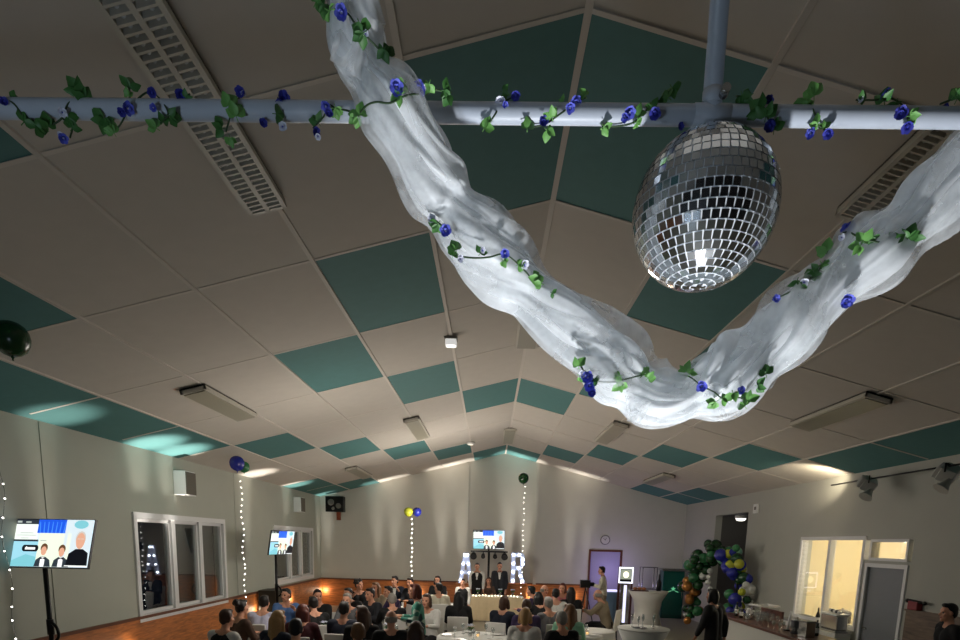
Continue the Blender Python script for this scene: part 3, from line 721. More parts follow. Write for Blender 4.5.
def led_string(top, bottom, n, label, sway=.03, r=.014):
    top, bottom = Vector(top), Vector(bottom); t = thing('light_string', label, 'string lights', tuple(bottom), group='LED strings of the balloons')
    g = random.Random(n); pts = [top.lerp(bottom, k / 24) + Vector((sway * math.sin(k * 1.3 + n), sway * .6 * math.cos(k * .9), 0)) - bottom for k in range(25)]
    c = catmull(pts, 90); bm = B(); tube(bm, c, .0025, 5); obj('wire', bm, mSTEEL, t)
    bb = B(); ell(bb, (0, 0, 0), r, 1); me = finish(bb, 'bulb', mBULB)
    for k in range(n):
        p = c[int((k + .5) / n * 89)]; o = obj('bulb', me, None, t, loc=p)
P1 = atY(11, 339, 5.6); balloon(P1, .29, mBG, 'dark green balloon under the ceiling at the left edge')
b1 = atY(15, 634, 5.6); led_string(Vector((b1.x, b1.y, P1.z - .2)), (b1.x, b1.y, .02), 24, 'string of tiny lights hanging beside the first screen, left edge', .025, .008)
P2 = atY(237, 463.5, 12.4); balloon(P2, .29, mBB, 'blue balloon under the ceiling above the first window')
P3 = atY(244, 467, 12.55); balloon(P3, .22, mBGL, 'small green balloon partly behind the blue one above the window')
b2 = atY(245.5, 602, 12.5); led_string(Vector((b2.x, b2.y, P2.z - .3)), (b2.x, b2.y, .02), 30, 'string of tiny lights hanging to the right of the first window', .02, .0115)
P4 = atY(408.5, 512, 16.5); balloon(P4, .24, mBY, 'yellow balloon floating before the back wall on a light string')
P5 = atY(417, 512, 16.6); balloon(P5, .24, mBB, 'blue balloon floating before the back wall beside the yellow one')
b3 = atY(411.5, 590, 16.5); led_string(Vector((b3.x, b3.y, P4.z - .15)), (b3.x, b3.y, .02), 24, 'string of lights below the yellow and blue balloons', .012, .016)
P6 = atY(523.5, 478.5, 18.5); balloon(P6, .31, mBG, 'dark green balloon floating high before the back gable')
b4 = atY(522, 562, 18.5); led_string(Vector((b4.x, b4.y, P6.z - .19)), (b4.x, b4.y, .02), 26, 'string of small lights below the high dark green balloon', .015, .012)

# ================================================================== SCREENS
SCR = dict(dark=(40, 46, 56), white=(232, 240, 232), sky=(150, 205, 222), blue=(26, 84, 214), blue2=(64, 132, 240), cream=(226, 234, 214), pale=(206, 220, 226), skin=(214, 160, 132), hair=(96, 66, 44), suit=(44, 52, 60), navy=(10, 12, 20), grey=(170, 178, 172), teal=(120, 190, 200), shirt=(238, 240, 238), greyhair=(196, 188, 180))
SK = list(SCR); SM = [glow('screen_' + k, SCR[k], 1.25) for k in SK]
def screen_mesh(w, h):
    bm = B(); layer = [0]
    def poly(pts, c):
        layer[0] += 1; y = -.0004 * layer[0]
        f = bm.faces.new([bm.verts.new(((u - .5) * w, y, (.5 - v) * h)) for u, v in pts]); f.material_index = SK.index(c)
    def rc(u0, v0, u1, v1, c): poly([(u0, v1), (u1, v1), (u1, v0), (u0, v0)], c)
    def el(u, v, a, b, c, n=18): poly([(u + a * math.cos(-2 * math.pi * k / n), v - b * math.sin(-2 * math.pi * k / n) * -1) for k in range(n)][::-1], c)
    rc(0, 0, 1, 1, 'pale'); rc(0, 0, .31, .10, 'dark'); rc(.02, .03, .08, .07, 'grey'); rc(.13, .04, .2, .07, 'grey')
    rc(0, .10, .31, .44, 'white'); rc(.08, .28, .25, .295, 'grey'); rc(.04, .33, .29, .345, 'grey'); rc(.10, .39, .2, .405, 'grey')
    rc(0, .44, .34, 1, 'sky'); rc(0, .43, .33, .47, 'dark'); poly([(0, .9), (.2, .74), (.34, .8), (.34, 1), (0, 1)], 'teal')
    rc(.30, 0, .68, .29, 'blue')
    for k in range(7): poly([(.33 + k * .05, .29), (.345 + k * .05, .29), (.355 + k * .045 + (k - 3) * .01, .05), (.345 + k * .045 + (k - 3) * .01, .05)], 'blue2')
    rc(.34, .29, .74, 1, 'cream'); rc(.36, .44, .44, .46, 'grey')
    rc(.66, 0, 1, 1, 'pale'); el(.85, .10, .09, .09, 'teal'); rc(.70, .29, .745, 1, 'cream')
    for cu, cv, s in ((.43, .64, 1), (.66, .66, 1)):
        poly([(cu - .10, 1), (cu - .085, .86), (cu - .03, .79), (cu + .03, .79), (cu + .09, .86), (cu + .11, 1)], 'suit')
        poly([(cu - .028, 1), (cu - .028, .80), (cu + .028, .80), (cu + .028, 1)], 'shirt')
        poly([(cu - .03, .80), (cu, .82), (cu + .03, .80), (cu + .03, .85), (cu, .83), (cu - .03, .85)], 'navy')
        el(cu, cv - .03, .045, .10, 'hair'); el(cu, cv + .03, .036, .095, 'skin')
    poly([(.73, .97), (.75, .72), (.83, .62), (.92, .62), (.99, .70), (1, .97)], 'navy')
    el(.875, .40, .066, .16, 'greyhair'); el(.875, .45, .056, .17, 'skin'); rc(.835, .40, .87, .415, 'greyhair'); rc(.88, .40, .915, .415, 'greyhair')
    rc(.72, .965, 1, .985, 'shirt')
    n = 14; pill = [(.18 + .03 * math.cos(a), .62 + .07 * math.sin(a)) for a in [math.pi * (.5 + k / n) for k in range(n + 1)]] + [(.33 + .03 * math.cos(a), .62 + .07 * math.sin(a)) for a in [math.pi * (-.5 + k / n) for k in range(n + 1)]]
    poly(pill, 'navy'); rc(.19, .60, .32, .65, 'shirt'); rc(.20, .585, .215, .60, 'shirt')
    for f in bm.faces:
        f.normal_update()
        if f.normal.y > 0: f.normal_flip()
    me = bpy.data.meshes.new('screen'); bm.to_mesh(me); bm.free()
    for m in SM: me.materials.append(m)
    return me
def tv(P, w, h, rot, label, stand='pole', dx=0.0):
    base = Vector((P[0], P[1], 0)); t = thing('television', label, 'television', tuple(base), group='screens showing the same picture collage')
    Mr = Matrix.Rotation(rot[0], 4, 'Z') @ Matrix.Rotation(rot[1], 4, 'X') @ Matrix.Rotation(rot[2], 4, 'Y')
    q = Mr.to_euler(); loc = (0, 0, P[2])
    bm = B(); box2(bm, (-w / 2 - .012, .001, -h / 2 - .012), (w / 2 + .012, .035, h / 2 + .012)); box2(bm, (-w / 4, .03, -h / 4), (w / 4, .07, h / 4)); cab = obj('housing', bm, mBLACK, t, loc=loc, rot=q, bevel=.004)
    obj('screen', screen_mesh(w, h), None, t, loc=loc, rot=q)
    back = Mr @ Vector((dx, .09, 0))
    if stand == 'pole':
        bm = B(); cyl(bm, (back.x, back.y, .1), (back.x, back.y, P[2] + .1), .03, seg=14); obj('pole', bm, mBLKM, t)
        bm = B(); cyl(bm, (back.x, back.y, P[2]), (back.x * .5, back.y * .75, P[2]), .03); obj('mount', bm, mBLKM, t)
        bm = B(); cyl(bm, (back.x, back.y, 1.1), (back.x, back.y, 1.3), .042, seg=14); tube(bm, catmull([(back.x, back.y, 1.28), (back.x + .1, back.y - .03, 1.2), (back.x + .12, back.y - .03, 1.08), (back.x + .05, back.y - .02, 1.0)], 14), .02); obj('clamp', bm, mBLKM, t)
        for k in range(3):
            a = 2 * math.pi * k / 3 + .5; bm = B(); cyl(bm, (back.x, back.y, .55), (back.x + .45 * math.cos(a), back.y + .45 * math.sin(a), .02), .014); obj('leg', bm, mBLKM, t)
    return t
tv((-6.045, 7.63, 2.292), 1.10, .622, (-.114, -.325, -.01), 'tilted flat screen on a black pole left of the first window', dx=-.20)
tv((-5.541, 14.751, 2.30), 1.0, .565, (1.417 - .06, .189, -.009), 'screen on a black pole before the far left window, seen edge-on', dx=-.15)
# ================================================================== PEOPLE
mSKIN = mat('skin', (206, 150, 122), .55, .06, 25); mSKIN2 = mat('skin_tan', (176, 122, 94), .55, .06, 25)
mEYE = mat('eye_dark', (24, 18, 16), .3); mLIP = mat('lip', (160, 84, 78), .5)
def cap(bm, p0, r0, p1, r1):
    ell(bm, p0, r0, 2); ell(bm, p1, r1, 2)
    if (Vector(p1) - Vector(p0)).length > 1e-4: cyl(bm, p0, p1, r0, r1, 14)
def chain(bm, pr):
    for (a, ra), (b, rb) in zip(pr, pr[1:]): cap(bm, a, ra, b, rb)
DG = None
def remesh(bm, name, vox, mats, dec=.35, smooth=4):
    me = finish(bm, name, mats); o = bpy.data.objects.new(name, me); COL.objects.link(o)
    m = o.modifiers.new('r', 'REMESH'); m.mode = 'VOXEL'; m.voxel_size = vox; m.use_smooth_shade = True
    m = o.modifiers.new('s', 'SMOOTH'); m.iterations = smooth; m.factor = .5
    if dec < 1: m = o.modifiers.new('d', 'DECIMATE'); m.ratio = dec
    dg = bpy.context.evaluated_depsgraph_get(); res = bpy.data.meshes.new_from_object(o.evaluated_get(dg))
    bpy.data.objects.remove(o); bpy.data.meshes.remove(me); res.name = name
    for p in res.polygons: p.use_smooth = True
    res.materials.clear()
    for m in mats: res.materials.append(m)
    return res
V = Vector
def skeleton(pose):
    """joints for a 1.74 m adult, facing +Y, origin on the floor under the pelvis"""
    J = {}
    sit = pose.get('sit', True); z0 = .50 if sit else .93; ln = pose.get('lean', 0.0)
    J['pel'] = V((0, 0, z0))
    def up(y, z): return V((0, y + z * math.sin(ln), z0 + z * math.cos(ln)))
    J['waist'] = up(0, .20); J['chest'] = up(.015, .42); J['neck'] = up(.01, .575); J['head'] = up(.05 + .04 * math.sin(ln), .735)
    for s, k in ((-1, 'L'), (1, 'R')):
        sh = up(0, .515) + V((s * .185, 0, 0)); J['sh' + k] = sh
        a = pose['arm' + k]; J['el' + k] = sh + V((s * a[0][0], a[0][1], a[0][2])); J['wr' + k] = J['el' + k] + V((s * a[1][0], a[1][1], a[1][2]))
        if sit:
            J['hip' + k] = V((s * .095, .02, z0)); J['kn' + k] = V((s * .12, .45, .50)); J['an' + k] = V((s * .12, .42, .09)); J['toe' + k] = V((s * .13, .57, .04))
        else:
            w = pose.get('stride', 0) * s
            J['hip' + k] = V((s * .09, 0, z0 - .02)); J['kn' + k] = V((s * .10, .02 + w * .5, .50)); J['an' + k] = V((s * .10, -.02 + w, .09)); J['toe' + k] = V((s * .12, .13 + w, .04))
    return J
def body_mesh(J, turn=0.0):
    bm = B(); h = J['head']; T = Matrix.Rotation(turn, 3, 'Z')
    def H(x, y, z): return h + T @ V((x, y, z))
    rot = T
    ell(bm, H(0, -.005, .03), (.076, .094, .098), 3, rot=rot); ell(bm, H(0, .025, -.045), (.060, .068, .075), 3, rot=rot)
    cap(bm, H(0, .085, .01), .010, H(0, .105, -.022), .015)                       # nose
    cap(bm, H(-.045, .072, .035), .014, H(.045, .072, .035), .014)               # brow
    ell(bm, H(0, .080, -.062), (.026, .014, .012), 2, rot=rot); ell(bm, H(0, .070, -.10), .022, 2)   # mouth, chin
    for s in (-1, 1): ell(bm, H(s * .078, -.005, -.002), (.012, .022, .032), 2, rot=rot); ell(bm, H(s * .045, .060, -.02), .024, 2)
    cap(bm, J['neck'] - V((0, 0, .03)), .062, h + V((0, -.015, -.06)), .052)
    for s in (-1, 1):
        cap(bm, J['pel'] + V((s * .075, 0, .0)), .098, J['waist'] + V((s * .055, 0, 0)), .092); cap(bm, J['waist'] + V((s * .055, 0, 0)), .092, J['chest'] + V((s * .075, 0, 0)), .104)
        cap(bm, J['chest'] + V((s * .075, 0, .02)), .10, J['neck'] + V((s * .03, 0, -.02)), .06)
    for k, s in (('L', -1), ('R', 1)):
        chain(bm, [(J['neck'] + V((s * .05, 0, -.03)), .055), (J['sh' + k], .062), (J['el' + k], .043), (J['wr' + k], .028)])
        d = (J['wr' + k] - J['el' + k]).normalized(); side = d.cross(V((0, 0, 1)));
        if side.length < .2: side = V((0, s * 1.0, 0))
        side = side.normalized() * (-s if abs(d.z) < .8 else 1); nr = d.cross(side)
        palm = J['wr' + k] + d * .05; ell(bm, palm, .026, 2); cap(bm, J['wr' + k], .026, palm + d * .035 + side * .018, .018); cap(bm, J['wr' + k], .026, palm + d * .035 - side * .018, .018)
        dn = V((0, 0, -1)) if abs(d.z) < .8 else V((0, .5, -.3))
        for i, L in enumerate((.062, .075, .078, .066)):
            b0 = palm + d * .035 + side * (-.028 + .0185 * i); mid = b0 + d * L * .5 + dn * .006; tip = mid + (d * .8 + dn * .5).normalized() * L * .5
            chain(bm, [(b0, .0105), (mid, .0095), (tip, .0082)])
        th = palm - d * .02 - side * .024 * -1; t1 = th + side * .028 + d * .03 + dn * .006; chain(bm, [(th, .013), (t1, .0115), (t1 + d * .028 + dn * .006, .0095)])
        chain(bm, [(J['hip' + k], .09), (J['kn' + k], .058), (J['an' + k], .038)]); cap(bm, J['an' + k] + V((0, -.03, -.045)), .035, J['toe' + k], .03)
    me = remesh(bm, 'body', .0095, [mSKIN, mEYE, mLIP], .30, 2)
    eyes = [H(s * .034, .078, .008) for s in (-1, 1)]; lip = H(0, .093, -.062)
    for p in me.polygons:
        c = p.center
        if min((c - e).length for e in eyes) < .014: p.material_index = 1
        elif abs((T.transposed() @ (c - lip)).x) < .026 and abs(c.z - lip.z) < .009 and (c - lip).length < .04: p.material_index = 2
    return me
def top_mesh(J, loose=.016, vest=False, vox=.016, name='jacket', long=0.0):
    bm = B()
    for s in (-1, 1):
        cap(bm, J['pel'] + V((s * .075, 0, .02 - long)), .10 + loose, J['waist'] + V((s * .058, 0, 0)), .094 + loose); cap(bm, J['waist'] + V((s * .058, 0, 0)), .094 + loose, J['chest'] + V((s * .076, 0, 0)), .106 + loose)
        cap(bm, J['chest'] + V((s * .076, 0, .02)), .10 + loose, J['neck'] + V((s * .05, 0, -.055)), .05 + loose)
    for k, s in (('L', -1), ('R', 1)):
        if vest: continue
        chain(bm, [(J['neck'] + V((s * .06, 0, -.045)), .05 + loose * .8), (J['sh' + k], .064 + loose), (J['el' + k], .046 + loose), (J['wr' + k].lerp(J['el' + k], .12), .034 + loose * .7)])
    return remesh(bm, name, vox, [mBLACK], .4)
def trouser_mesh(J, skirt=False):
    bm = B()
    cap(bm, J['pel'] + V((-.06, 0, .03)), .108, J['pel'] + V((.06, 0, .03)), .108)
    for k in 'LR':
        if skirt: chain(bm, [(J['hip' + k], .105), (J['kn' + k], .085), (J['an' + k] + V((0, 0, .18)), .08)])
        else: chain(bm, [(J['hip' + k], .10), (J['kn' + k], .070), (J['an' + k] + V((0, 0, .02)), .052)])
    return remesh(bm, 'skirt' if skirt else 'trousers', .018, [mBLACK], .4)
def shoe_mesh(J, k):
    bm = B(); a = J['an' + k]; t = J['toe' + k]; cap(bm, V((a.x, a.y - .035, .042)), .042, V((t.x, t.y, .036)), .036); cap(bm, V((a.x, a.y, .09)), .046, V((a.x, a.y, .06)), .046)
    return remesh(bm, 'shoe', .014, [mBLACK], .5)
def hair_mesh(style):
    bm = B(); ell(bm, (0, -.022, .052), (.083, .092, .092), 3); ell(bm, (0, .045, .108), (.062, .045, .030), 2)
    for s in (-1, 1): cap(bm, (s * .070, -.03, .03), .022, (s * .066, -.045, -.03), .018)
    ell(bm, (0, -.075, -.005), (.066, .035, .07), 2)
    if style == 'bob':
        for s in (-1, 1): cap(bm, (s * .070, -.01, .04), .034, (s * .082, .0, -.09), .036)
        cap(bm, (0, -.06, .02), .07, (0, -.07, -.09), .062)
    if style == 'long':
        for s in (-1, 1): cap(bm, (s * .068, -.02, .04), .036, (s * .085, -.02, -.20), .034)
        cap(bm, (0, -.06, .02), .074, (0, -.10, -.30), .062); cap(bm, (-.04, -.07, 0), .06, (-.05, -.10, -.27), .05); cap(bm, (.04, -.07, 0), .06, (.05, -.10, -.27), .05)
    if style == 'updo':
        ell(bm, (0, -.10, .10), .055, 2); ell(bm, (.03, -.11, .07), .04, 2); ell(bm, (-.03, -.11, .08), .04, 2)
    if style == 'curly':
        g = random.Random(4)
        for k in range(26):
            a, b_ = g.uniform(0, 6.28), g.uniform(-.1, 1.2); q = V((math.cos(a) * math.cos(b_) * .095, math.sin(a) * math.cos(b_) * .10 - .03, math.sin(b_) * .10 + .05))
            if q.y > .05 and q.z < .08: continue
            ell(bm, q, g.uniform(.024, .036), 1)
    if style == 'fringe':
        bm.free(); bm = B()
        for a in range(-100, 281, 14):
            if 40 < a % 360 < 140: continue
            x, y = math.cos(R(a)) * .075, math.sin(R(a)) * .085 - .015; cap(bm, (x, y, .03), .018, (x * 1.0, y, -.03), .016)
    return remesh(bm, 'hair', .011, [mBLACK], .4, 3)
HAIR = {k: hair_mesh(k) for k in ('short', 'bob', 'long', 'updo', 'curly', 'fringe')}
POSES = {
 'table': dict(armL=((.05, .10, -.25), (-.10, .24, .03)), armR=((.05, .10, -.25), (-.10, .24, .03)), lean=.10),
 'lean':  dict(armL=((.07, .17, -.20), (-.12, .22, .06)), armR=((.05, .14, -.23), (-.06, .23, .04)), lean=.30),
 'talk':  dict(armL=((.05, .08, -.26), (-.12, .23, .03)), armR=((.07, .12, -.24), (-.08, .14, .20)), lean=.04, turn=.75),
 'talkl': dict(armL=((.06, .12, -.24), (-.10, .14, .20)), armR=((.05, .08, -.26), (-.12, .23, .03)), lean=.06, turn=-.75),
 'stand': dict(sit=False, armL=((.05, -.02, -.28), (-.02, .05, -.25)), armR=((.05, -.02, -.28), (-.02, .05, -.25))),
 'serve': dict(sit=False, armL=((.04, .06, -.27), (-.04, .24, .04)), armR=((.04, .06, -.27), (-.04, .24, .04)), lean=.06),
 'walk':  dict(sit=False, armL=((.05, .06, -.27), (-.02, .12, -.22)), armR=((.05, -.10, -.26), (-.02, -.02, -.25)), stride=.14, lean=.05),
}
LIB = {}
def lib(pose):
    if pose not in LIB:
        J = skeleton(POSES[pose]); t = POSES[pose].get('turn', 0.0)
        LIB[pose] = dict(J=J, turn=t, body=body_mesh(J, t), jacket=top_mesh(J), shirt=top_mesh(J, .010, name='shirt'), vest=top_mesh(J, .020, True, name='vest'), coat=top_mesh(J, .022, name='coat', long=.10) , trousers=trouser_mesh(J), skirt=trouser_mesh(J, True), shoeL=shoe_mesh(J, 'L'), shoeR=shoe_mesh(J, 'R'))
    return LIB[pose]
PAL = dict(black=(16, 16, 18), navy=(24, 30, 46), maroon=(66, 22, 30), white=(216, 214, 208), lavender=(196, 194, 216), blue=(88, 122, 176), lightblue=(150, 176, 214), teal=(46, 106, 98), mint=(150, 208, 178), cream=(206, 200, 180), beige=(146, 132, 110), pink=(196, 120, 124), purple=(62, 48, 84), brownc=(84, 62, 50), grey=(104, 104, 106), green=(36, 62, 46), charcoal=(38, 40, 46))
HC = dict(dark=(26, 20, 17), brown=(66, 42, 28), auburn=(94, 42, 30), blond=(164, 128, 82), grey=(140, 134, 126), lightbrown=(112, 78, 50), black=(12, 11, 12))
def cm(c): return mat('cloth_' + c, PAL[c], .8, .18, 30, bump=.1)
mFLORAL = None
def floral():
    if 'floral_teal' in MATS: return MATS['floral_teal']
    m = mat('floral_teal', (70, 132, 118), .8, .3, 9); nt = m.node_tree; b = nt.nodes['Principled BSDF']
    vo = nt.nodes.new('ShaderNodeTexVoronoi'); vo.inputs['Scale'].default_value = 11; tc = nt.nodes.new('ShaderNodeTexCoord'); rp = nt.nodes.new('ShaderNodeValToRGB')
    rp.color_ramp.interpolation = 'CONSTANT'; e = rp.color_ramp.elements; e[0].color = (*lin((30, 52, 60)), 1); e[1].position = .35; e[1].color = (*lin((70, 140, 122)), 1)
    x = rp.color_ramp.elements.new(.7); x.color = (*lin((170, 196, 180)), 1)
    nt.links.new(tc.outputs['Object'], vo.inputs['Vector']); nt.links.new(vo.outputs['Color'], rp.inputs[0]); nt.links.new(rp.outputs[0], b.inputs['Base Color'])
    return m
def hm(c): return mat('hair_' + c, HC[c], .5, .35, 60)
def put(name, me, m, parent, loc=None, rot=None):
    o = obj(name, me, None, parent, loc, rot)
    for i, mm in enumerate(m if isinstance(m, (list, tuple)) else [m]):
        o.material_slots[i].link = 'OBJECT'; o.material_slots[i].material = mm
    return o
def bow_mesh():
    bm = B()
    for s in (-1, 1):
        v = [bm.verts.new((s * x, y, z)) for x, y, z in ((.006, .0, .008), (.05, 0, .028), (.05, 0, -.028), (.006, 0, -.008), (.006, .014, .008), (.05, .014, .028), (.05, .014, -.028), (.006, .014, -.008))]
        for f in ((0, 1, 2, 3), (7, 6, 5, 4), (0, 4, 5, 1), (1, 5, 6, 2), (2, 6, 7, 3), (3, 7, 4, 0)): bm.faces.new([v[k] for k in f])
    ell(bm, (0, .007, 0), (.012, .012, .012), 1); return finish(bm, 'bow_tie', mBLACK)
BOW = bow_mesh()
def front_mesh():
    bm = B(); v = [bm.verts.new(p) for p in ((-.05, 0, .06), (.05, 0, .06), (.02, .018, -.16), (-.02, .018, -.16), (-.05, -.03, .06), (.05, -.03, .06), (.02, -.03, -.16), (-.02, -.03, -.16))]
    for f in ((0, 1, 2, 3), (7, 6, 5, 4), (0, 4, 5, 1), (1, 5, 6, 2), (2, 6, 7, 3), (3, 7, 4, 0)): bm.faces.new([v[k] for k in f])
    return finish(bm, 'shirt_front', mBLACK)
FRONT = front_mesh()
def person(x, y, rz, pose, top, topc, hair, hairc, label, bottom='black', skirt=False, group=None, s=1.0, skin=None, under=None, bow=None, floralm=False, flower=False):
    L = lib(pose); J = L['J']
    t = thing('person', label, 'person', (x, y, 0), rz, group); t.scale = (s, s, s)
    put('body', L['body'], [skin or mSKIN, mEYE, mLIP], t)
    put(top, L[top], floral() if floralm else cm(topc), t)
    if under: put('shirt', L['shirt'], cm(under), t)
    put('skirt' if skirt else 'trousers', L['skirt' if skirt else 'trousers'], cm(bottom), t)
    for k in 'LR': put('shoe', L['shoe' + k], mBLACK, t)
    if hair: 
        ho = put('hair', HAIR[hair], hm(hairc), t, J['head'], (0, 0, L['turn']))
        if flower: put('hair_flower', FLW['w'][0], [mPALE, mBLUE], ho, (.03, -.11, .12), (1.2, 0, 0))
    if bow:
        put('shirt_front', FRONT, cm('white'), t, J['chest'] + V((0, .112, .06)), (R(-10), 0, 0))
        put('bow_tie', BOW, cm(bow), t, J['neck'] + V((0, .085, -.02)))
    return t

# chairs with white stretch covers
def chair_proto():
    t = thing('banquet_chair', '', 'chair')
    bm = B(); box2(bm, (-.21, -.2, .40), (.21, .22, .455)); obj('seat', bm, mCLOTH, t, bevel=.02)
    bm = B(); box(bm, (0, -.235, .68), (.42, .035, .52), Matrix.Rotation(R(7), 3, 'X')); obj('backrest', bm, mCLOTH, t, bevel=.015)
    for sx in (-1, 1):
        for sy_ in (-1, 1):
            bm = B(); cyl(bm, (sx * .18, sy_ * .17 + .01, .42), (sx * .2, sy_ * .2 + .01, 0), .014, seg=8); obj('leg', bm, mBLKM, t)
    return t
CH0 = chair_proto(); used = [False]
def chair(x, y, rz, label):
    o = CH0 if not used[0] else copy_tree(CH0); used[0] = True
    o.location = (x, y, 0); o.rotation_euler = (0, 0, rz); o['label'] = label; o['group'] = 'white covered banquet chairs'
    return o

# px, py of the head centre, facing angle (0 = away from the camera, 180 = towards it), pose, top, colour, hair, colour, words, extras
ST = 1.235 * 1.04
CROWD = [
 (227, 619, -20, 'table', 'vest', 'black', 'short', 'brown', 'person in black vest over white shirt, leftmost of the seated guests', dict(under='white')),
 (242, 608, -30, 'table', 'shirt', 'brownc', 'updo', 'dark', 'person in dark dress with dark updo and white hair flower, seated below the first window', dict(skirt=True, flower=True)),
 (264.5, 603, 0, 'lean', 'shirt', 'lavender', 'short', 'dark', 'person in pale lavender shirt bending over the table by the left wall', {}),
 (279, 620, -25, 'table', 'jacket', 'navy', 'long', 'blond', 'person with long blond hair and navy jacket seen from behind, left tables', dict(skirt=True)),
 (288, 595.5, 200, 'talkl', 'shirt', 'blue', 'short', 'dark', 'person in blue patterned shirt facing the camera at the left wall table', {}),
 (296, 629.5, 10, 'table', 'jacket', 'black', 'short', 'black', 'person with black hair seen from behind at the bottom edge, left', {}),
 (308, 612, 5, 'lean', 'jacket', 'maroon', 'long', 'auburn', 'person in maroon top with long dark red hair, left tables', dict(skirt=True)),
 (321.7, 596.6, 165, 'talk', 'jacket', 'black', 'short', 'dark', 'bearded person in black suit turned to the left, before the corner glow', {}),
 (340, 611, -5, 'table', 'jacket', 'navy', 'short', 'dark', 'person in dark navy suit seen from behind, left of centre', {}),
 (341, 600, 170, 'lean', 'shirt', 'grey', 'short', 'grey', 'grey haired person in grey leaning forward at the left table', {}),
 (359, 585, 200, 'talk', 'shirt', 'black', 'curly', 'dark', 'person with dark curly hair in black top near the back wall, left', {}),
 (363, 615, 15, 'talk', 'jacket', 'black', 'long', 'brown', 'person with long brown hair and black jacket seen from behind, centre left', dict(skirt=True)),
 (375.5, 588, 150, 'table', 'shirt', 'beige', 'long', 'lightbrown', 'person with long light brown hair at the back left table', dict(skirt=True)),
 (388, 592, 120, 'lean', 'jacket', 'purple', 'short', 'dark', 'person in dark purple suit, left of the LED string of the paired balloons', {}),
 (394.7, 581, 180, 'talkl', 'jacket', 'navy', 'short', 'dark', 'person in dark suit with white collar close to the back wainscot', dict(bow='navy')),
 (389, 618, 10, 'table', 'jacket', 'black', 'fringe', 'grey', 'balding person in black jacket seen from behind in the centre', {}),
 (392.6, 600, 15, 'lean', 'jacket', 'black', 'short', 'grey', 'grey haired person in wide black jacket leaning left at the centre table', {}),
 (410, 583, 150, 'table', 'jacket', 'charcoal', 'short', 'dark', 'person in charcoal below the yellow and blue balloons', {}),
 (350, 595, 160, 'lean', 'jacket', 'black', 'short', 'black', 'person with black hair in black, bent forward behind the grey haired guest, left', {}),
 (367.5, 594, 140, 'table', 'jacket', 'charcoal', 'short', 'dark', 'person in charcoal jacket left of the purple suit, back left tables', {}),
 (313, 604, 30, 'lean', 'shirt', 'black', 'short', 'dark', 'person in black shirt just behind the maroon top, left tables', {}),
 (358, 634, 20, 'table', 'shirt', 'lightblue', 'short', 'lightbrown', 'person in light blue shirt at the bottom edge, left of centre', {}),
 (426, 601, 160, 'table', 'shirt', 'white', 'bob', 'brown', 'person with brown bob in white top behind the flowered blouse', {}),
 (548, 604, 20, 'table', 'shirt', 'grey', 'short', 'grey', 'grey haired person in grey shirt between the right tables', {}),
 (437.5, 580.5, 170, 'table', 'shirt', 'black', 'bob', 'dark', 'person in black top at the back wall, left of the head table', {}),
 (438.6, 588.5, 10, 'talk', 'jacket', 'cream', 'short', 'dark', 'person in pale cream jacket seen from behind, left of the head table', {}),
 (459, 598, 0, 'table', 'jacket', 'black', 'long', 'black', 'person with long black hair in black jacket, directly in front of the head table', dict(skirt=True, bottom='green')),
 (416, 632, 0, 'table', 'shirt', 'brownc', 'long', 'brown', 'person with long dark brown hair at the bottom edge, centre', {}),
 (505, 603, -25, 'table', 'jacket', 'navy', 'bob', 'brown', 'person with brown bob in dark jacket and pale scarf before the head table', {}),
 (531.7, 590.8, 60, 'table', 'jacket', 'purple', 'short', 'black', 'person with black hair in dark purple right of the head table', {}),
 (538, 598, 15, 'lean', 'jacket', 'black', 'long', 'black', 'person with long black hair in black leaning over the right table', {}),
 (526, 606, 0, 'table', 'shirt', 'purple', 'short', 'brown', 'person with brown hair in purple at the centre right table', {}),
 (530, 617, -10, 'table', 'shirt', 'white', 'bob', 'blond', 'blond person in white top seen from behind, centre right', {}),
 (544, 591, 215, 'table', 'shirt', 'pink', 'fringe', 'grey', 'balding person in pink shirt facing the camera, right tables', {}),
 (555.5, 594.5, 5, 'table', 'shirt', 'white', 'short', 'black', 'person with black hair in white shirt seen from behind, right tables', {}),
 (556, 619, 15, 'table', 'jacket', 'black', 'short', 'grey', 'grey haired person in black at the lower right tables, seen from behind', {}),
 (562.5, 588.5, 200, 'talkl', 'shirt', 'pink', 'bob', 'auburn', 'person with reddish hair in pink at the farthest right table', dict(skirt=True)),
 (571, 593, 0, 'table', 'jacket', 'black', 'long', 'dark', 'person with dark long hair in black jacket, right tables, beside the glowing wainscot', dict(skirt=True, bottom='cream')),
 (569, 612, -5, 'talk', 'shirt', 'mint', 'long', 'lightbrown', 'person with light brown hair in mint green top, lower right tables', dict(skirt=True)),
 (597.7, 595, 60, 'lean', 'jacket', 'beige', 'fringe', 'grey', 'bald person in beige grey jacket seated in front of the server', {}),
]
PPOS = []
for px, py, a, pose, top, tcol, hair, hcol, lab, ex in CROWD:
    hl = lib(pose)['J']['head']; hz = hl.z * 1.04
    P = atZ(px, py, hz); rz = R(a)
    fx, fy = -math.sin(rz), math.cos(rz)
    x, y = P.x - fx * hl.y * 1.04, P.y - fy * hl.y * 1.04
    PPOS.append((x, y, rz, lab))
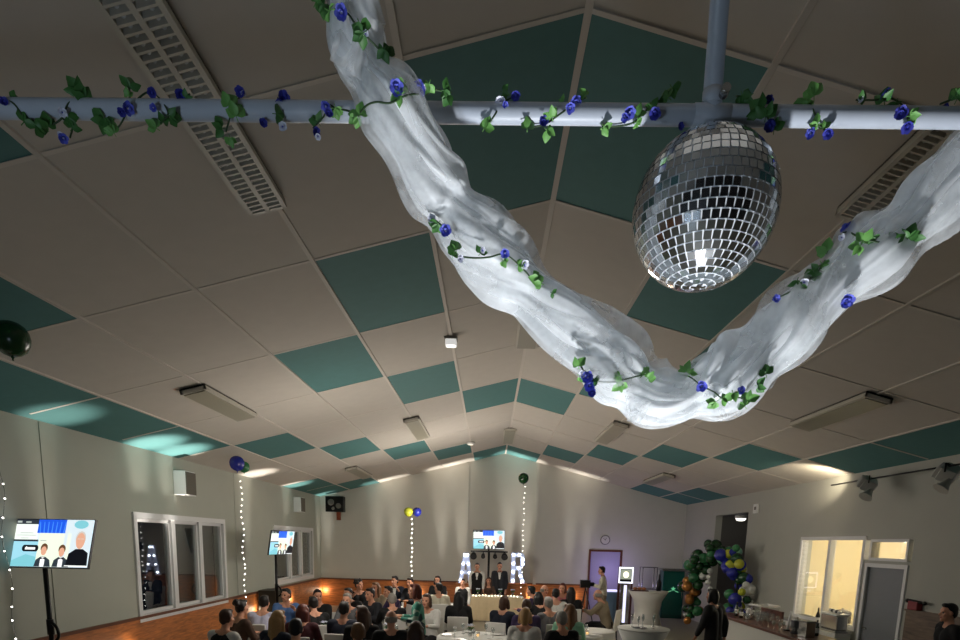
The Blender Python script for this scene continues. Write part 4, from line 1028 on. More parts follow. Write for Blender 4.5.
# push apart those that would touch
for _ in range(60):
    for i in range(len(PPOS)):
        for j in range(i):
            xi, yi, *_r = PPOS[i]; xj, yj, *_q = PPOS[j]; d = math.hypot(xi - xj, yi - yj)
            if d < .70:
                k = (.70 - d) / 2 / max(d, .01); dx, dy = (xi - xj) * k, (yi - yj) * k
                PPOS[i] = (xi + dx * .3, yi + dy, *_r); PPOS[j] = (xj - dx * .3, yj - dy, *_q)
for (px, py, a, pose, top, tcol, hair, hcol, lab, ex), (x, y, rz, _l) in zip(CROWD, PPOS):
    person(x, y, rz, pose, top, tcol, hair, hcol, lab, s=1.04, group='seated wedding guests', **ex)
    w_ = lab.replace('person', 'guest').replace(',', '').split()
    chair(x, y, rz, 'white chair under the ' + ' '.join(w_[:12]).removesuffix(' the').removesuffix(' before').removesuffix(' at').removesuffix(' of').removesuffix(' and'))

# standing people
person(-1.62, 10.0, R(95), 'serve', 'shirt', 'teal', 'bob', 'auburn', 'person with short auburn hair in green flowered blouse standing among the tables, centre', floralm=True, skirt=True, s=.96)
person(-.86, 19.75, R(180), 'stand', 'vest', 'black', 'short', 'dark', 'person in black vest, white shirt and bow tie standing behind the head table', under='white', bow='black', s=.98)
person(-.12, 19.8, R(180), 'stand', 'jacket', 'charcoal', 'short', 'dark', 'person in dark suit with bow tie standing right of the pole behind the head table', bow='maroon', s=1.0)
person(-.47, 19.85, R(180), 'table', 'shirt', 'brownc', 'long', 'brown', 'person with brown hair seated between the two standing people at the head table', s=.96, skirt=True)
chair(-.47, 19.85, R(180), 'white covered chair behind the middle of the head table')
q = atZ(458, 579, 1.60); person(q.x, 16.4, R(175), 'stand', 'vest', 'black', 'short', 'dark', 'person in black vest and white sleeves standing left of the head table', under='white', s=.80)
q = atZ(603, 572, 1.66); person(3.05, 18.4, R(75), 'serve', 'shirt', 'cream', 'short', 'dark', 'person in pale shirt standing in front of the lavender door', bottom='beige', s=1.0)
person(3.46, 10.40, R(40), 'walk', 'coat', 'black', 'bob', 'dark', 'person in black coat walking past the bar in front of the balloon arch', s=.97, skin=mSKIN2)
person(5.84, 8.22, R(80), 'stand', 'coat', 'black', 'short', 'black', 'person in black looking down at the lower right corner of the frame', s=.99)

# ================================================================== TABLES AND WHAT STANDS ON THEM
mCHINA = mat('china', (232, 230, 224), .25, .03)
mGREENRY = mat('greenery', (66, 98, 58), .6, .3, 30)
def plate(P, label):
    t = thing('dinner_plate', label, 'plate', P, group='plates on the guests\' tables')
    bm = B(); lathe(bm, [(.07, 0), (.09, .006), (.135, .018), (.137, .021), (.09, .011), (.0, .008)], seg=24); obj('plate', bm, mCHINA, t); return t
def wine_glass(P, label, group, h=.19, flute=False):
    t = thing('wine_glass', label, 'glass', P, group=group); r = .022 if flute else .034
    bm = B(); lathe(bm, [(.032, 0), (.034, .003), (.006, .008), (.0045, h * .45)], seg=16); obj('stem', bm, mGLASSV, t)
    bm = B(); lathe(bm, [(.005, h * .45), (r * .8, h * .58), (r, h * .75), (r * .85, h), (r * .80, h), (r * .93, h * .75), (r * .72, h * .60), (.001, h * .5)], seg=18); obj('bowl', bm, mGLASSV, t)
    return t
def candle(P, label):
    t = thing('table_candle', label, 'candle', P, group='candle glasses on the guests\' tables')
    bm = B(); lathe(bm, [(.03, 0), (.035, .01), (.038, .09), (.034, .09), (.03, .012)], seg=16); obj('glass', bm, mGLASSV, t)
    bm = B(); lathe(bm, [(.026, .012), (.026, .05)], seg=14); obj('wax', bm, glow('candle_glow', (255, 196, 120), 2.0), t)
def bouquet(P, label, fl='w'):
    t = thing('table_bouquet', label, 'flowers', P, group='small table bouquets'); g = random.Random(int(P[0] * 97))
    bm = B(); lathe(bm, [(.035, 0), (.045, .03), (.035, .10), (.04, .12), (.034, .12), (.03, .02)], seg=16); obj('vase', bm, mGLASSV, t)
    for k in range(6):
        a = k * 1.05; o = obj('leaf_sprig', LEAFD[k % 4], None, t, loc=(.03 * math.cos(a), .03 * math.sin(a), .14), rot=(g.uniform(.3, .9), 0, a)); o.scale = (1.6,) * 3
    for k in range(5):
        a = k * 1.26; o = obj('silk_flower', FLW[fl][k % 2], None, t, loc=(.04 * math.cos(a), .04 * math.sin(a), .19), rot=(g.uniform(-.5, .5), g.uniform(-.5, .5), a)); o.scale = (1.7,) * 3
TN = [0]
def round_table(x, y, r, where, z=.75, stuff=True, drop=.16):
    t = thing('round_table', 'round banquet table under white cloth ' + where, 'table', (x, y, 0), group='round guest tables')
    bm = B(); cyl(bm, (0, 0, z - .045), (0, 0, z - .012), r - .01, seg=40); obj('tabletop', bm, mWHITE, t)
    for k in range(4):
        a = R(45 + 90 * k); bm = B(); cyl(bm, (.5 * r * math.cos(a), .5 * r * math.sin(a), z - .04), (.6 * r * math.cos(a), .6 * r * math.sin(a), 0), .018, seg=8); obj('leg', bm, mBLKM, t)
    bm = B(); n = 96; rg = []
    for rr, zz in ((0.001, z), (r * .6, z), (r, z), (r + .012, z - .012), (r + .02, z - drop * .5), (r + .03, z - drop)):
        wv = max(0, (z - zz) / drop) * .022
        rg.append([bm.verts.new(((rr + wv * math.sin(9 * 2 * math.pi * k / n)) * math.cos(2 * math.pi * k / n), (rr + wv * math.sin(9 * 2 * math.pi * k / n)) * math.sin(2 * math.pi * k / n), zz)) for k in range(n)])
    for a, b in zip(rg, rg[1:]):
        for k in range(n): bm.faces.new((a[k], a[(k + 1) % n], b[(k + 1) % n], b[k])).smooth = True
    o = obj('tablecloth', bm, mCLOTH, None, loc=(x, y, .001)); tag(o, 'white tablecloth on the round table ' + where, 'tablecloth', 'white tablecloths')
    if not stuff: return
    m = max(3, int(r * 9))
    for k in range(m):
        a = 2 * math.pi * k / m + x
        plate((x + (r - .16) * math.cos(a), y + (r - .16) * math.sin(a), z + .002), 'white dinner plate on the round table ' + where)
        if r > .3: wine_glass((x + (r - .30) * math.cos(a + .4), y + (r - .30) * math.sin(a + .4), z + .002), 'wine glass on the round table ' + where, 'wine glasses on the guests\' tables')
    candle((x + .07, y - .03, z + .002), 'lit candle on the table ' + where)
    bouquet((x - .07, y + .04, z + .002), 'small bouquet in the middle of the table ' + where)
TABLES = [(-4.62, 11.15, .44, 'by the left wall'), (-3.35, 10.62, .40, 'left, among the dark suited guests'), (-2.2, 10.55, .40, 'left of the centre aisle'), (-3.62, 8.75, .26, 'at the lower left edge'),
          (-3.05, 15.25, .40, 'near the back wall, left'), (-1.75, 16.2, .40, 'behind the cream jacket'), (-1.62, 12.75, .36, 'in the centre'), (-.05, 12.55, .40, 'in front of the head table'),
          (1.0, 12.65, .42, 'right of the centre'), (.95, 15.2, .36, 'at the back right'), (1.35, 11.35, .36, 'at the lower right, by the mint top'), (-.72, 10.72, .66, 'at the bottom edge, centre')]
for x, y, r, w in TABLES:
    dm = min(math.hypot(x - p[0], y - p[1]) for p in PPOS); round_table(x, y, max(.22, min(r, dm - .30)), w)

# head table with a row of lights
HX0, HX1, HY = -1.12, .62, 18.85
t = thing('head_table', 'long head table with cream front cloth under the screen', 'table', ((HX0 + HX1) / 2, HY, 0))
hw = (HX1 - HX0) / 2
bm = B(); box2(bm, (-hw, -.36, .73), (hw, .36, .77)); obj('tabletop', bm, mCLOTH, t)
bm = B(); n = 80; rows_ = []
for z in (.77, .76, .4, .03):
    rows_.append([bm.verts.new((-hw + 2 * hw * k / n, -.37 - .018 * (.77 - z) * (1 + math.sin(k * .9)), z)) for k in range(n + 1)])
for a, b in zip(rows_, rows_[1:]):
    for k in range(n): bm.faces.new((a[k], a[k + 1], b[k + 1], b[k])).smooth = True
obj('front_cloth', bm, mat('cream_cloth', (206, 186, 150), .8, .06, 12), t)
for sx in (-1, 1):
    for sy_ in (-.3, .3): bm = B(); cyl(bm, (sx * (hw - .1), sy_, .73), (sx * (hw - .1), sy_, 0), .02, seg=8); obj('leg', bm, mBLKM, t)
t = thing('light_string', 'row of small warm lights along the front edge of the head table', 'string lights', (HX0, HY - .3, .775))
c = catmull([(0.04 + k * .12, .02 * math.sin(k * 2), .02 + .012 * math.cos(k * 1.7)) for k in range(14)], 90)
bm = B(); tube(bm, c, .004, 5); obj('wire', bm, mSTEEL, t)
bb = B(); ell(bb, (0, 0, 0), .022, 1); wb = finish(bb, 'bulb', glow('warm_bulb', (255, 232, 196), 5))
for k in range(16): obj('bulb', wb, None, t, loc=c[int((k + .5) / 16 * 89)] + V((0, 0, .01)))
for i, x in enumerate((-.8, -.1, .3)): bouquet((x, HY + .1, .772), ['bouquet at the left end of the head table', 'bouquet in the middle of the head table', 'bouquet at the right end of the head table'][i])

# truss stand with par lamps and the middle screen
t = thing('light_stand', 'black T-bar lighting stand behind the standing couple', 'lighting stand', (-.48, 20.35, 0))
bm = B(); cyl(bm, (0, 0, .05), (0, 0, 2.14), .03, seg=14); obj('pole', bm, mBLKM, t)
bm = B(); box2(bm, (-.62, -.03, 2.10), (.62, .03, 2.15)); obj('crossbar', bm, mBLKM, t)
for k in range(3):
    a = R(30 + 120 * k); bm = B(); cyl(bm, (0, 0, .5), (.55 * math.cos(a), .55 * math.sin(a), .02), .015, seg=8); obj('leg', bm, mBLKM, t)
for x, r in ((-.52, .11), (-.2, .07), (.2, .07), (.52, .11)):
    bm = B(); cyl(bm, (x, .06, 2.02), (x, -.12, 1.95), r * .8, r, 18); o = obj('par_lamp', bm, mBLACK, t)
    bm = B(); cyl(bm, (x, -.12, 1.95), (x, -.125, 1.948), r * .8, r * .8, 18); obj('lens', bm, mDGREY, o)
    bm = B(); cyl(bm, (x, 0, 2.1), (x, 0, 2.0), .015, seg=8); obj('yoke', bm, mBLKM, o)
tvt = tv((-.50, 20.2, 2.52), 1.03, .60, (-.03, 0, -.009), 'screen on a black pole above the lighting stand at the back', 'none')
bm = B(); cyl(bm, (0, .30, .0), (0, .30, 2.5), .025, seg=12); obj('pole', bm, mBLKM, tvt)
bm = B(); box2(bm, (-.1, .06, 2.42), (.1, .30, 2.52)); obj('mount', bm, mBLKM, tvt)
bm = B(); lathe(bm, [(.25, 0), (.25, .02), (.04, .04)], seg=24, c=(0, .30, 0)); obj('base', bm, mBLKM, tvt)

# marquee letters
mLET = mat('marquee_white', (196, 206, 236), .5, .03)
mBIG = glow('marquee_bulb', (236, 242, 255), 12)
def letter(x, y, zb, outline, bulbs, label, hole=None):
    t = thing('marquee_letter', label, 'light-up letter', (x, y, zb), group='light-up letters beside the screen')
    def prism(pts, y0, y1, name, m):
        bm = B(); a = [bm.verts.new((px, y0, pz)) for px, pz in pts]; b = [bm.verts.new((px, y1, pz)) for px, pz in pts]
        bm.faces.new(a); bm.faces.new(b[::-1]); n = len(pts)
        for k in range(n): bm.faces.new((a[k], a[(k + 1) % n], b[(k + 1) % n], b[k]))
        return obj(name, bm, m, t)
    for k, pts in enumerate(outline): prism(pts, -.06, .06, 'stroke', mLET)
    bb = B(); ell(bb, (0, 0, 0), .042, 2); me = finish(bb, 'bulb', mBIG)
    for px, pz in bulbs: obj('bulb', me, None, t, loc=(px, -.085, pz))
A_L = [[(-.24, 0), (-.10, 0), (.02, 1.02), (-.09, 1.02)], [(.10, 0), (.24, 0), (.09, 1.02), (-.02, 1.02)], [(-.15, .30), (.15, .30), (.13, .44), (-.13, .44)]]
pA = atY(465.5, 583, 20.6); letter(pA.x, 20.6, pA.z, A_L, [(-.04, .95), (.05, .95), (-.085, .66), (.085, .66), (-.125, .36), (.125, .36), (-.17, .10), (.17, .10)], 'white light-up letter A left of the standing couple')
R_L = [[(-.22, 0), (-.08, 0), (-.08, 1.02), (-.22, 1.02)], [(-.08, .88), (.12, .88), (.16, 1.02), (-.08, 1.02)], [(.10, .52), (.22, .60), (.22, .94), (.16, 1.02), (.08, .88)], [(-.08, .44), (.10, .44), (.18, .56), (.10, .58), (-.08, .58)], [(.0, .44), (.12, .44), (.26, 0), (.12, 0)]]
pR = atY(517, 583, 20.6); letter(pR.x, 20.6, pR.z, R_L, [(-.15, .95), (.04, .95), (.17, .80), (.17, .64), (.04, .51), (-.15, .66), (-.15, .38), (-.15, .08), (.10, .25), (.18, .07)], 'white light-up letter R right of the standing couple')
for p, l in ((pA, 'wooden pedestal under the light-up letter A'), (pR, 'wooden pedestal under the light-up letter R')):
    t = thing('pedestal', l, 'pedestal', (p.x, 20.6, 0)); bm = B(); box2(bm, (-.30, -.2, 0), (.30, .2, p.z - .035)); obj('body', bm, mWOOD, t)
    bm = B(); box2(bm, (-.33, -.23, p.z - .035), (.33, .23, p.z - .002)); obj('top', bm, mWOOD, t)

# ================================================================== PHOTO BOOTH, COCKTAIL TABLES, DRINKS FRIDGE
def screen_pos(px, py, Y): return atY(px, py, Y)
q = screen_pos(626, 571, 18.6)
t = thing('photo_booth', 'photo booth column with lit square mirror and LED frame near back door', 'photo booth', (q.x, 18.6, .0), R(-4)); t.scale = (.86, .86, 1.0)
bm = B(); box2(bm, (-.16, -.08, .05), (.16, .12, 1.28)); obj('column', bm, mSTEEL, t, bevel=.01)
bm = B(); box2(bm, (-.27, .0, .0), (.27, .3, .05)); obj('base', bm, mBLKM, t)
bm = B(); box2(bm, (-.05, -.095, .08), (.05, -.08, 1.24)); obj('light_strip', bm, glow('booth_strip', (226, 226, 255), 1.3), t)
bm = B(); box2(bm, (-.26, -.06, 1.28), (.26, .08, 1.80)); hd = obj('head', bm, mBLACK, t, bevel=.01)
bm = B()
for a, b in (((-.25, 1.30), (.25, 1.34)), ((-.25, 1.74), (.25, 1.79)), ((-.25, 1.3), (-.21, 1.79)), ((.21, 1.3), (.25, 1.79))): box2(bm, (a[0], -.075, a[1]), (b[0], -.06, b[1]))
obj('led_frame', bm, glow('booth_led', (240, 240, 255), 2.2), hd)
bm = B(); box2(bm, (-.19, -.07, 1.42), (.19, -.062, 1.72)); obj('display', bm, glow('booth_display', (170, 178, 160), .7), hd)
bm = B(); cyl(bm, (0, -.085, 1.56), (0, -.07, 1.56), .10, seg=20); obj('ring_light', bm, glow('booth_ring', (255, 250, 220), 1.6), hd)
for s in (-1, 1):
    bm = B(); box2(bm, (s * .19, -.05, .05), (s * .26, .1, 1.28)); obj('side_panel', bm, mWOODD, t)
q = screen_pos(611, 590, 18.9)
t = thing('display_stand', 'pale blue glass-fronted stand with white edges left of the photo booth', 'stand', (q.x, 19.0, 0))
bm = B(); box2(bm, (-.2, -.15, 0), (.2, .15, 1.0)); obj('body', bm, mat('pale_blue_panel', (116, 146, 176), .3, .1), t)
for s in (-1, 1): bm = B(); box2(bm, (s * .2 - .02, -.17, 0), (s * .2 + .02, -.14, 1.04)); obj('edge', bm, mWHITE, t)
bm = B(); box2(bm, (-.22, -.17, 1.0), (.22, .17, 1.05)); obj('top', bm, glow('stand_top', (220, 216, 255), 1.2), t)
# camera on a tripod before the server
q = screen_pos(586, 580, 17.6)
t = thing('camera_tripod', 'black camera on a tripod left of the server', 'camera', (q.x, 17.6, 0))
bm = B(); box2(bm, (-.16, -.1, 1.2), (.12, .1, 1.42)); cyl(bm, (.12, 0, 1.3), (.24, 0, 1.3), .06, seg=16); obj('camera_body', bm, mBLACK, t)
for k in range(3):
    a = 2 * math.pi * k / 3; bm = B(); cyl(bm, (0, 0, 1.2), (.3 * math.cos(a), .3 * math.sin(a), .01), .014, seg=8); obj('leg', bm, mBLKM, t)
def cocktail(x, y, r, h, label, waist=.55):
    t = thing('cocktail_table', label, 'bar table', (x, y, 0), group='bar tables in white stretch covers')
    bm = B(); lathe(bm, [(r * .78, 0), (r * .8, .02), (r * waist, h * .42), (r * .72, h * .75), (r * .97, h - .03)], seg=40)
    obj('stretch_cover', bm, mCLOTH, t); bm = B(); lathe(bm, [(r * .96, h - .03), (r, h - .015), (r * .98, h), (.01, h)], seg=40); obj('tabletop', bm, mCLOTH, t); return t
cocktail(2.12, 9.95, .43, 1.10, 'round bar table in white stretch cover with glasses, at the bottom edge')
for k, (dx, dy) in enumerate(((-.17, .10), (.02, .16), (.20, .12), (-.02, -.02), (.13, -.1), (-.12, -.13))):
    wine_glass((2.12 + dx, 9.95 + dy, 1.102), 'champagne flute on the white bar table at the bottom edge', 'flutes on the bar table', .21, True)
t = thing('serving_tray', 'small silver tray on the white bar table at the bottom edge', 'tray', (2.03, 9.86, 1.102)); bm = B(); lathe(bm, [(.10, 0), (.12, .012), (.115, .012), (.09, .004)], seg=24); obj('tray', bm, mSTEEL, t)
cocktail(4.30, 18.0, .58, 1.12, 'wide bar table in grey white cover right of the photo booth', .62)
t = thing('bread_board', 'wooden board with bread on the bar table by the photo booth', 'board', (4.02, 17.85, 1.122)); bm = B(); box2(bm, (-.28, -.12, 0), (.22, .12, .03)); obj('board', bm, mWOODD, t)
for k in range(3): bm = B(); ell(bm, (-.15 + k * .13, 0, .07), (.07, .08, .045), 2); obj('bread', bm, mat('bread', (190, 126, 82), .8, .2, 30), t)
t = thing('tap_bottle', 'tall black bottle on the right end of the bar table by the fridge', 'bottle', (4.62, 18.05, 1.122)); bm = B(); lathe(bm, [(.06, 0), (.075, .02), (.075, .26), (.03, .36), (.028, .46), (.03, .47)], seg=18); obj('glass', bm, mBLACK, t); bm = B(); cyl(bm, (0, 0, .46), (0, 0, .5), .03, seg=12); obj('stopper', bm, mDGREY, t)
# round table with a white cloth in the right foreground
round_table(1.62, 12.1 - .35, .40, 'in front of the beige jacket, right', .78, False, .5)
# fridge
q = atY(677, 592, 20.9)
t = thing('drinks_fridge', 'tall dark green drinks fridge with pale emblem in the right back corner', 'fridge', (q.x - .2, 20.95, 0), R(-4))
mFR = mat('fridge_green', (24, 84, 76), .25, .1, 3, spec=.6)
bm = B(); box2(bm, (-.36, -.3, 0), (.36, .35, 1.62)); obj('cabinet', bm, mFR, t, bevel=.02)
bm = B(); box2(bm, (-.33, -.325, .12), (.33, -.3, 1.56)); dr = obj('door', bm, mat('fridge_door', (26, 96, 86), .12, .1, 3, spec=.7), t)
bm = B(); box2(bm, (.28, -.36, .7), (.30, -.325, 1.2)); obj('handle', bm, mSTEEL, dr)
bm = B(); n = 10; st = [bm.verts.new(((.09 if k % 2 == 0 else .036) * math.sin(2 * math.pi * k / n), -.332, 1.02 + (.09 if k % 2 == 0 else .036) * math.cos(2 * math.pi * k / n))) for k in range(n)]; s2 = [bm.verts.new((v.co.x, -.325, v.co.z)) for v in st]
bm.faces.new(st); 
for k in range(n): bm.faces.new((st[k], st[(k + 1) % n], s2[(k + 1) % n], s2[k]))
for s in (-1, 1): box(bm, (s * .12, -.329, .93), (.12, .006, .025), Matrix.Rotation(R(s * 22), 3, 'Y'))
obj('emblem', bm, glow('emblem_glow', (96, 190, 140), .9), dr)
bm = B(); box2(bm, (-.40, -.33, 1.62), (.40, .36, 1.70)); obj('top_panel', bm, mSTEEL, t)
t = thing('steel_shelf', 'narrow steel rack left of the green fridge', 'rack', (q.x - .95, 21.2, 0))
for x in (-.25, .25):
    for y in (-.2, .2): bm = B(); cyl(bm, (x, y, 0), (x, y, 1.72), .016, seg=8); obj('post', bm, mSTEEL, t)
for z in (.3, .95, 1.70): bm = B(); box2(bm, (-.27, -.22, z), (.27, .22, z + .025)); obj('shelf', bm, mSTEEL, t)

# ================================================================== BALLOON ARCH
AX, AY = 5.62, 17.9
t = thing('balloon_arch', 'garland arch of green, blue, gold and white balloons before the dark passage', 'balloon arch', (AX, AY, 0), R(0))
g = random.Random(21)
cR = V((AX, AY, 0)); arc = []
APX = [(694, 618), (692, 604), (694, 590), (696, 576), (700, 563), (707, 554), (717, 551), (726, 555), (732, 564), (736, 575), (737, 586), (736, 597), (734, 608), (732, 616)]
def arch_y(px): return 18.3 - (px - 687) / 58 * 2.9
path = catmull([atY(px, py, arch_y(px)) - cR for px, py in APX], 60)
bm = B(); tube(bm, path, .02, 8); obj('hoop', bm, mBLKM, t)
bb = B(); lathe(bb, [(r * 1.05, z) for r, z in PROF[3:]], seg=16); skins = {}
base = finish(bb, 'balloon_skin', mBG)
def add_bal(P, dia, m):
    o = put('balloon', base, m, t, P, (g.uniform(0, 6.28), g.uniform(0, 6.28), 0)); o.scale = (dia,) * 3
nb = 98 - 11 + 2
for k in range(nb):
    f = (k + .5) / nb; p = path[int(f * 59)]; side = 1 if f > .5 else 0
    if f < .22: m = g.choice([mBG, mBGL, mBGL, mBGO, mBGO, mBG, mBW])
    elif f < .5: m = g.choice([mBG, mBG, mBG, mBG, mBGL])
    elif f < .75: m = g.choice([mBB, mBB, mBG, mBGL, mBY, mBM])
    else: m = g.choice([mBG, mBB, mBM, mBGL, mBG, mBW, mBY])
    dia = g.uniform(.20, .33); a = g.uniform(0, 6.28); rr = g.uniform(.08, .34)
    add_bal(p + V((math.cos(a) * rr, g.uniform(-.26, .16), max(math.sin(a) * rr, .15 - p.z + .02))), dia, m)
for px, py, d_, m in ((727, 566, .42, mBB), (732, 573, .38, mBB), (739, 564, .34, mBY), (736, 548, .26, mBGL), (724, 558, .36, mBB), (710, 571, .22, mBW), (708, 582, .22, mBW), (710, 589, .2, mBW), (709, 577, .2, mBW), (746, 585, .24, mBW), (742, 592, .26, mBY)):
    add_bal(atY(px, py, arch_y(px) - .25) - cR, d_ * .72, m)

# ================================================================== BAR COUNTER
CX0, CX1, CY0, CY1, CZ = 4.72, 5.46, 9.6, 13.9, .97
t = thing('bar_counter', 'long bar counter with red brown top and white front along the right wall', 'counter', (CX0, CY0, 0))
bm = B(); box2(bm, (.06, 0, 0), (CX1 - CX0, CY1 - CY0, CZ - .05)); obj('front', bm, mat('counter_white', (196, 196, 188), .5, .03), t)
bm = B(); box2(bm, (0, -.03, CZ - .05), (CX1 - CX0, CY1 - CY0 + .03, CZ)); obj('worktop', bm, mWOODD, t, bevel=.008)
bm = B(); box2(bm, (CX1 - CX0 - .04, 2.45, CZ), (CX1 - CX0, 3.4, CZ + .24)); obj('back_board', bm, mWOODD, t)
def on_bar(px, py): 
    P = atZ(px, py, CZ); return V((min(max(P.x, CX0 + .08), CX1 - .14), min(max(P.y, CY0 + .1), CY1 - .1), CZ + .002))
P = on_bar(763, 620)
t = thing('glass_crate', 'wire crate of clean glasses with white rim on the far bar end', 'crate', tuple(P), R(8))
bm = B()
for x in (-.2, .2):
    for y in (-.2, .2): cyl(bm, (x, y, 0), (x, y, .30), .007, seg=6)
for z in (.01, .1, .2): 
    for a, b in (((-.2, -.2), (.2, -.2)), ((.2, -.2), (.2, .2)), ((.2, .2), (-.2, .2)), ((-.2, .2), (-.2, -.2))): cyl(bm, (*a, z), (*b, z), .005, seg=6)
obj('wires', bm, mSTEEL, t); bm = B()
for a, b in (((-.22, -.22), (.22, -.18)), ((-.22, .18), (.22, .22)), ((-.22, -.18), (-.18, .18)), ((.18, -.18), (.22, .18))): box2(bm, (*a, .29), (*b, .32))
obj('rim', bm, mWHITE, t)
for i in range(3):
    for j in range(3):
        bm = B(); lathe(bm, [(.03, 0), (.038, .01), (.044, .14), (.041, .14), (.033, .015)], seg=12, c=(-.12 + .12 * i, -.12 + .12 * j, .02)); obj('tumbler', bm, mGLASSV, t)
def bottle(P, h, m, label):
    t = thing('bottle', label, 'bottle', tuple(P), group='bottles on the bar'); bm = B(); lathe(bm, [(.034, 0), (.038, .01), (.038, h * .58), (.014, h * .76), (.013, h * .97), (.016, h)], seg=18); obj('glass', bm, m, t)
    bm = B(); lathe(bm, [(.0385, h * .2), (.0388, h * .22), (.0388, h * .48), (.0385, h * .5)], seg=18); obj('sleeve', bm, mCHINA, t); bm = B(); cyl(bm, (0, 0, h * .97), (0, 0, h * 1.03), .016, seg=10); obj('cork', bm, mDGREY, t)
mBOT = mat('bottle_green', (22, 40, 24), .1, .1, 5, spec=.7); mBOTB = mat('bottle_brown', (50, 28, 14), .1, .1, 5, spec=.7)
for k, (px, py, h, m, l) in enumerate(((736, 616, .30, mBOT, 'dark green bottle at the far end of the bar, behind the walker'), (741, 618, .26, mBOTB, 'brown bottle among the glasses at the far bar end'), (752, 617, .31, mBOTB, 'tall brown bottle just left of the glass crate'), (816, 636, .27, mBOT, 'dark bottle at the near end of the bar, lower edge'))):
    bottle(on_bar(px, py), h, m, l)
P = on_bar(748, 619); t = thing('milk_jug', 'bright white porcelain jug left of the glass crate on the bar', 'jug', tuple(P)); bm = B(); lathe(bm, [(.05, 0), (.06, .03), (.055, .16), (.04, .2), (.045, .22), (.038, .22), (.035, .2), (.05, .03)], seg=18); obj('body', bm, mCHINA, t); bm = B(); tube(bm, catmull([(.05, 0, .18), (.1, 0, .16), (.1, 0, .08), (.058, 0, .05)], 12), .008); obj('handle', bm, mCHINA, t)
for k, (px, py) in enumerate(((733, 612), (735, 618), (739, 621), (744, 622), (746, 615), (757, 625), (762, 626), (768, 627), (774, 628), (777, 624), (780, 628), (783, 623), (783, 630), (772, 624), (766, 630), (778, 632), (788, 636), (796, 638))):
    wine_glass(on_bar(px, py), 'clear drinking glass standing on the red brown bar top', 'glasses on the bar', .15 + .01 * (k % 4))
P = on_bar(787, 631); t = thing('beer_tap', 'slanted white tap handle standing on the bar', 'tap', tuple(P)); bm = B(); cyl(bm, (0, 0, 0), (0, 0, .03), .06, seg=16); obj('base', bm, mBLKM, t); bm = B(); cyl(bm, (0, 0, .03), (.05, .02, .36), .026, .018, 14); obj('handle', bm, mWHITE, t)
P = on_bar(796, 634); t = thing('coffee_pot', 'dark round pot with lid on the bar right of the white tap', 'pot', tuple(P)); bm = B(); lathe(bm, [(.09, 0), (.1, .02), (.1, .22), (.09, .24)], seg=20); obj('body', bm, mDGREY, t); bm = B(); lathe(bm, [(.095, .24), (.06, .27), (.015, .275), (.015, .30)], seg=20); obj('lid', bm, mSTEEL, t)
P = on_bar(806, 637); t = thing('steel_box', 'small stainless dispenser box near the bar end', 'box', tuple(P), R(10)); bm = B(); box2(bm, (-.09, -.1, 0), (.09, .1, .26)); obj('body', bm, mSTEEL, t, bevel=.01); bm = B(); box2(bm, (-.1, -.11, .26), (.1, .11, .28)); obj('lid', bm, mGREY, t)
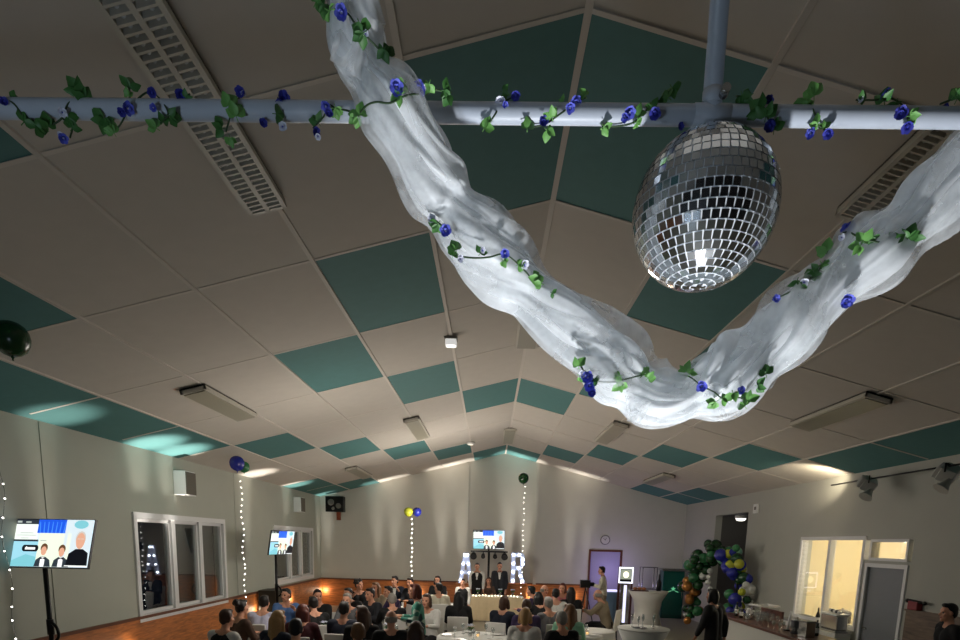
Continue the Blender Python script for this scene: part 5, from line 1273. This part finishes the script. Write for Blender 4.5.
# white counter front below the kitchen window and dish crates in the hatch
t = thing('hatch_cabinet', 'white low cabinet along the wall below the kitchen window', 'cabinet', (XR - .24, 12.5, 0)); bm = B(); box2(bm, (-.12, -1.12, 0), (.18, 1.05, .90)); obj('body', bm, mWHITE, t, bevel=.01); bm = B(); box2(bm, (-.14, -1.14, .9), (.18, 1.07, .94)); obj('top', bm, mSTEEL, t)
t = thing('bottle', 'black bottle with white sleeve before the white cabinet', 'bottle', (XR - .26, 12.22, .942)); bm = B(); lathe(bm, [(.04, 0), (.043, .01), (.043, .2), (.016, .28), (.015, .36)], seg=16); obj('glass', bm, mBLACK, t); bm = B(); lathe(bm, [(.0435, .05), (.044, .06), (.044, .16)], seg=16); obj('sleeve', bm, mCHINA, t)
t = thing('dish_rack', 'steel dish crate with cups on the white cabinet below the right window pane', 'rack', (XR - .22, 11.72, .942)); bm = B(); box2(bm, (-.1, -.28, 0), (.12, .28, .28)); obj('crate', bm, mSTEEL, t, bevel=.02); bm = B(); box2(bm, (-.12, -.30, .28), (.14, .30, .31)); obj('rim', bm, mWHITE, t)
for k in range(5): bm = B(); ell(bm, (-.03 + .02 * k, -.22 + .11 * k, .345), (.045, .05, .036), 2); obj('cup', bm, mDGREY if k % 2 else mCHINA, t)
t = thing('kitchen_table', 'kitchen work table behind the kitchen window', 'table', (XR + .90, 12.5, .004)); bm = B(); box2(bm, (-.3, -1.2, .82), (.4, 1.5, .88)); obj('worktop', bm, mSTEEL, t)
for sx in (-.25, .35):
    for sy_ in (-1.1, 1.4): bm = B(); cyl(bm, (sx, sy_, 0), (sx, sy_, .82), .02, seg=8); obj('leg', bm, mSTEEL, t)
t = thing('cooking_pot', 'dark round pot behind the left pane of the kitchen window', 'pot', (XR + .80, 13.2, .882)); bm = B(); lathe(bm, [(.16, 0), (.18, .02), (.18, .24), (.17, .25)], seg=24); obj('body', bm, mDGREY, t); bm = B(); lathe(bm, [(.175, .25), (.1, .29), (.02, .30), (.02, .33)], seg=24); obj('lid', bm, mGREY, t)
t = thing('wall_telephone', 'small red phone with black receiver on the ledge right of the grey door', 'telephone', (XR - .06, 9.8, 1.532)); bm = B(); box2(bm, (-.05, -.13, 0), (.05, .10, .14)); obj('body', bm, mat('phone_red', (128, 34, 40), .4), t, bevel=.015); bm = B(); cyl(bm, (-.02, -.25, .13), (-.02, .14, .15), .022, seg=12); ell(bm, (-.02, -.25, .13), .035, 2); ell(bm, (-.02, .14, .14), .035, 2); obj('receiver', bm, mBLACK, t)
t = thing('dark_cabinet', 'small dark cabinet by the left wall below the second screen', 'cabinet', (XL + .35, 15.9, 0)); bm = B(); box2(bm, (-.25, -.35, 0), (.25, .35, 1.05)); obj('body', bm, mat('cabinet_dark', (44, 44, 36), .5), t); bm = B(); box2(bm, (.25, -.32, .05), (.265, .32, 1.0)); obj('door', bm, mat('cabinet_door', (52, 52, 42), .5), t)
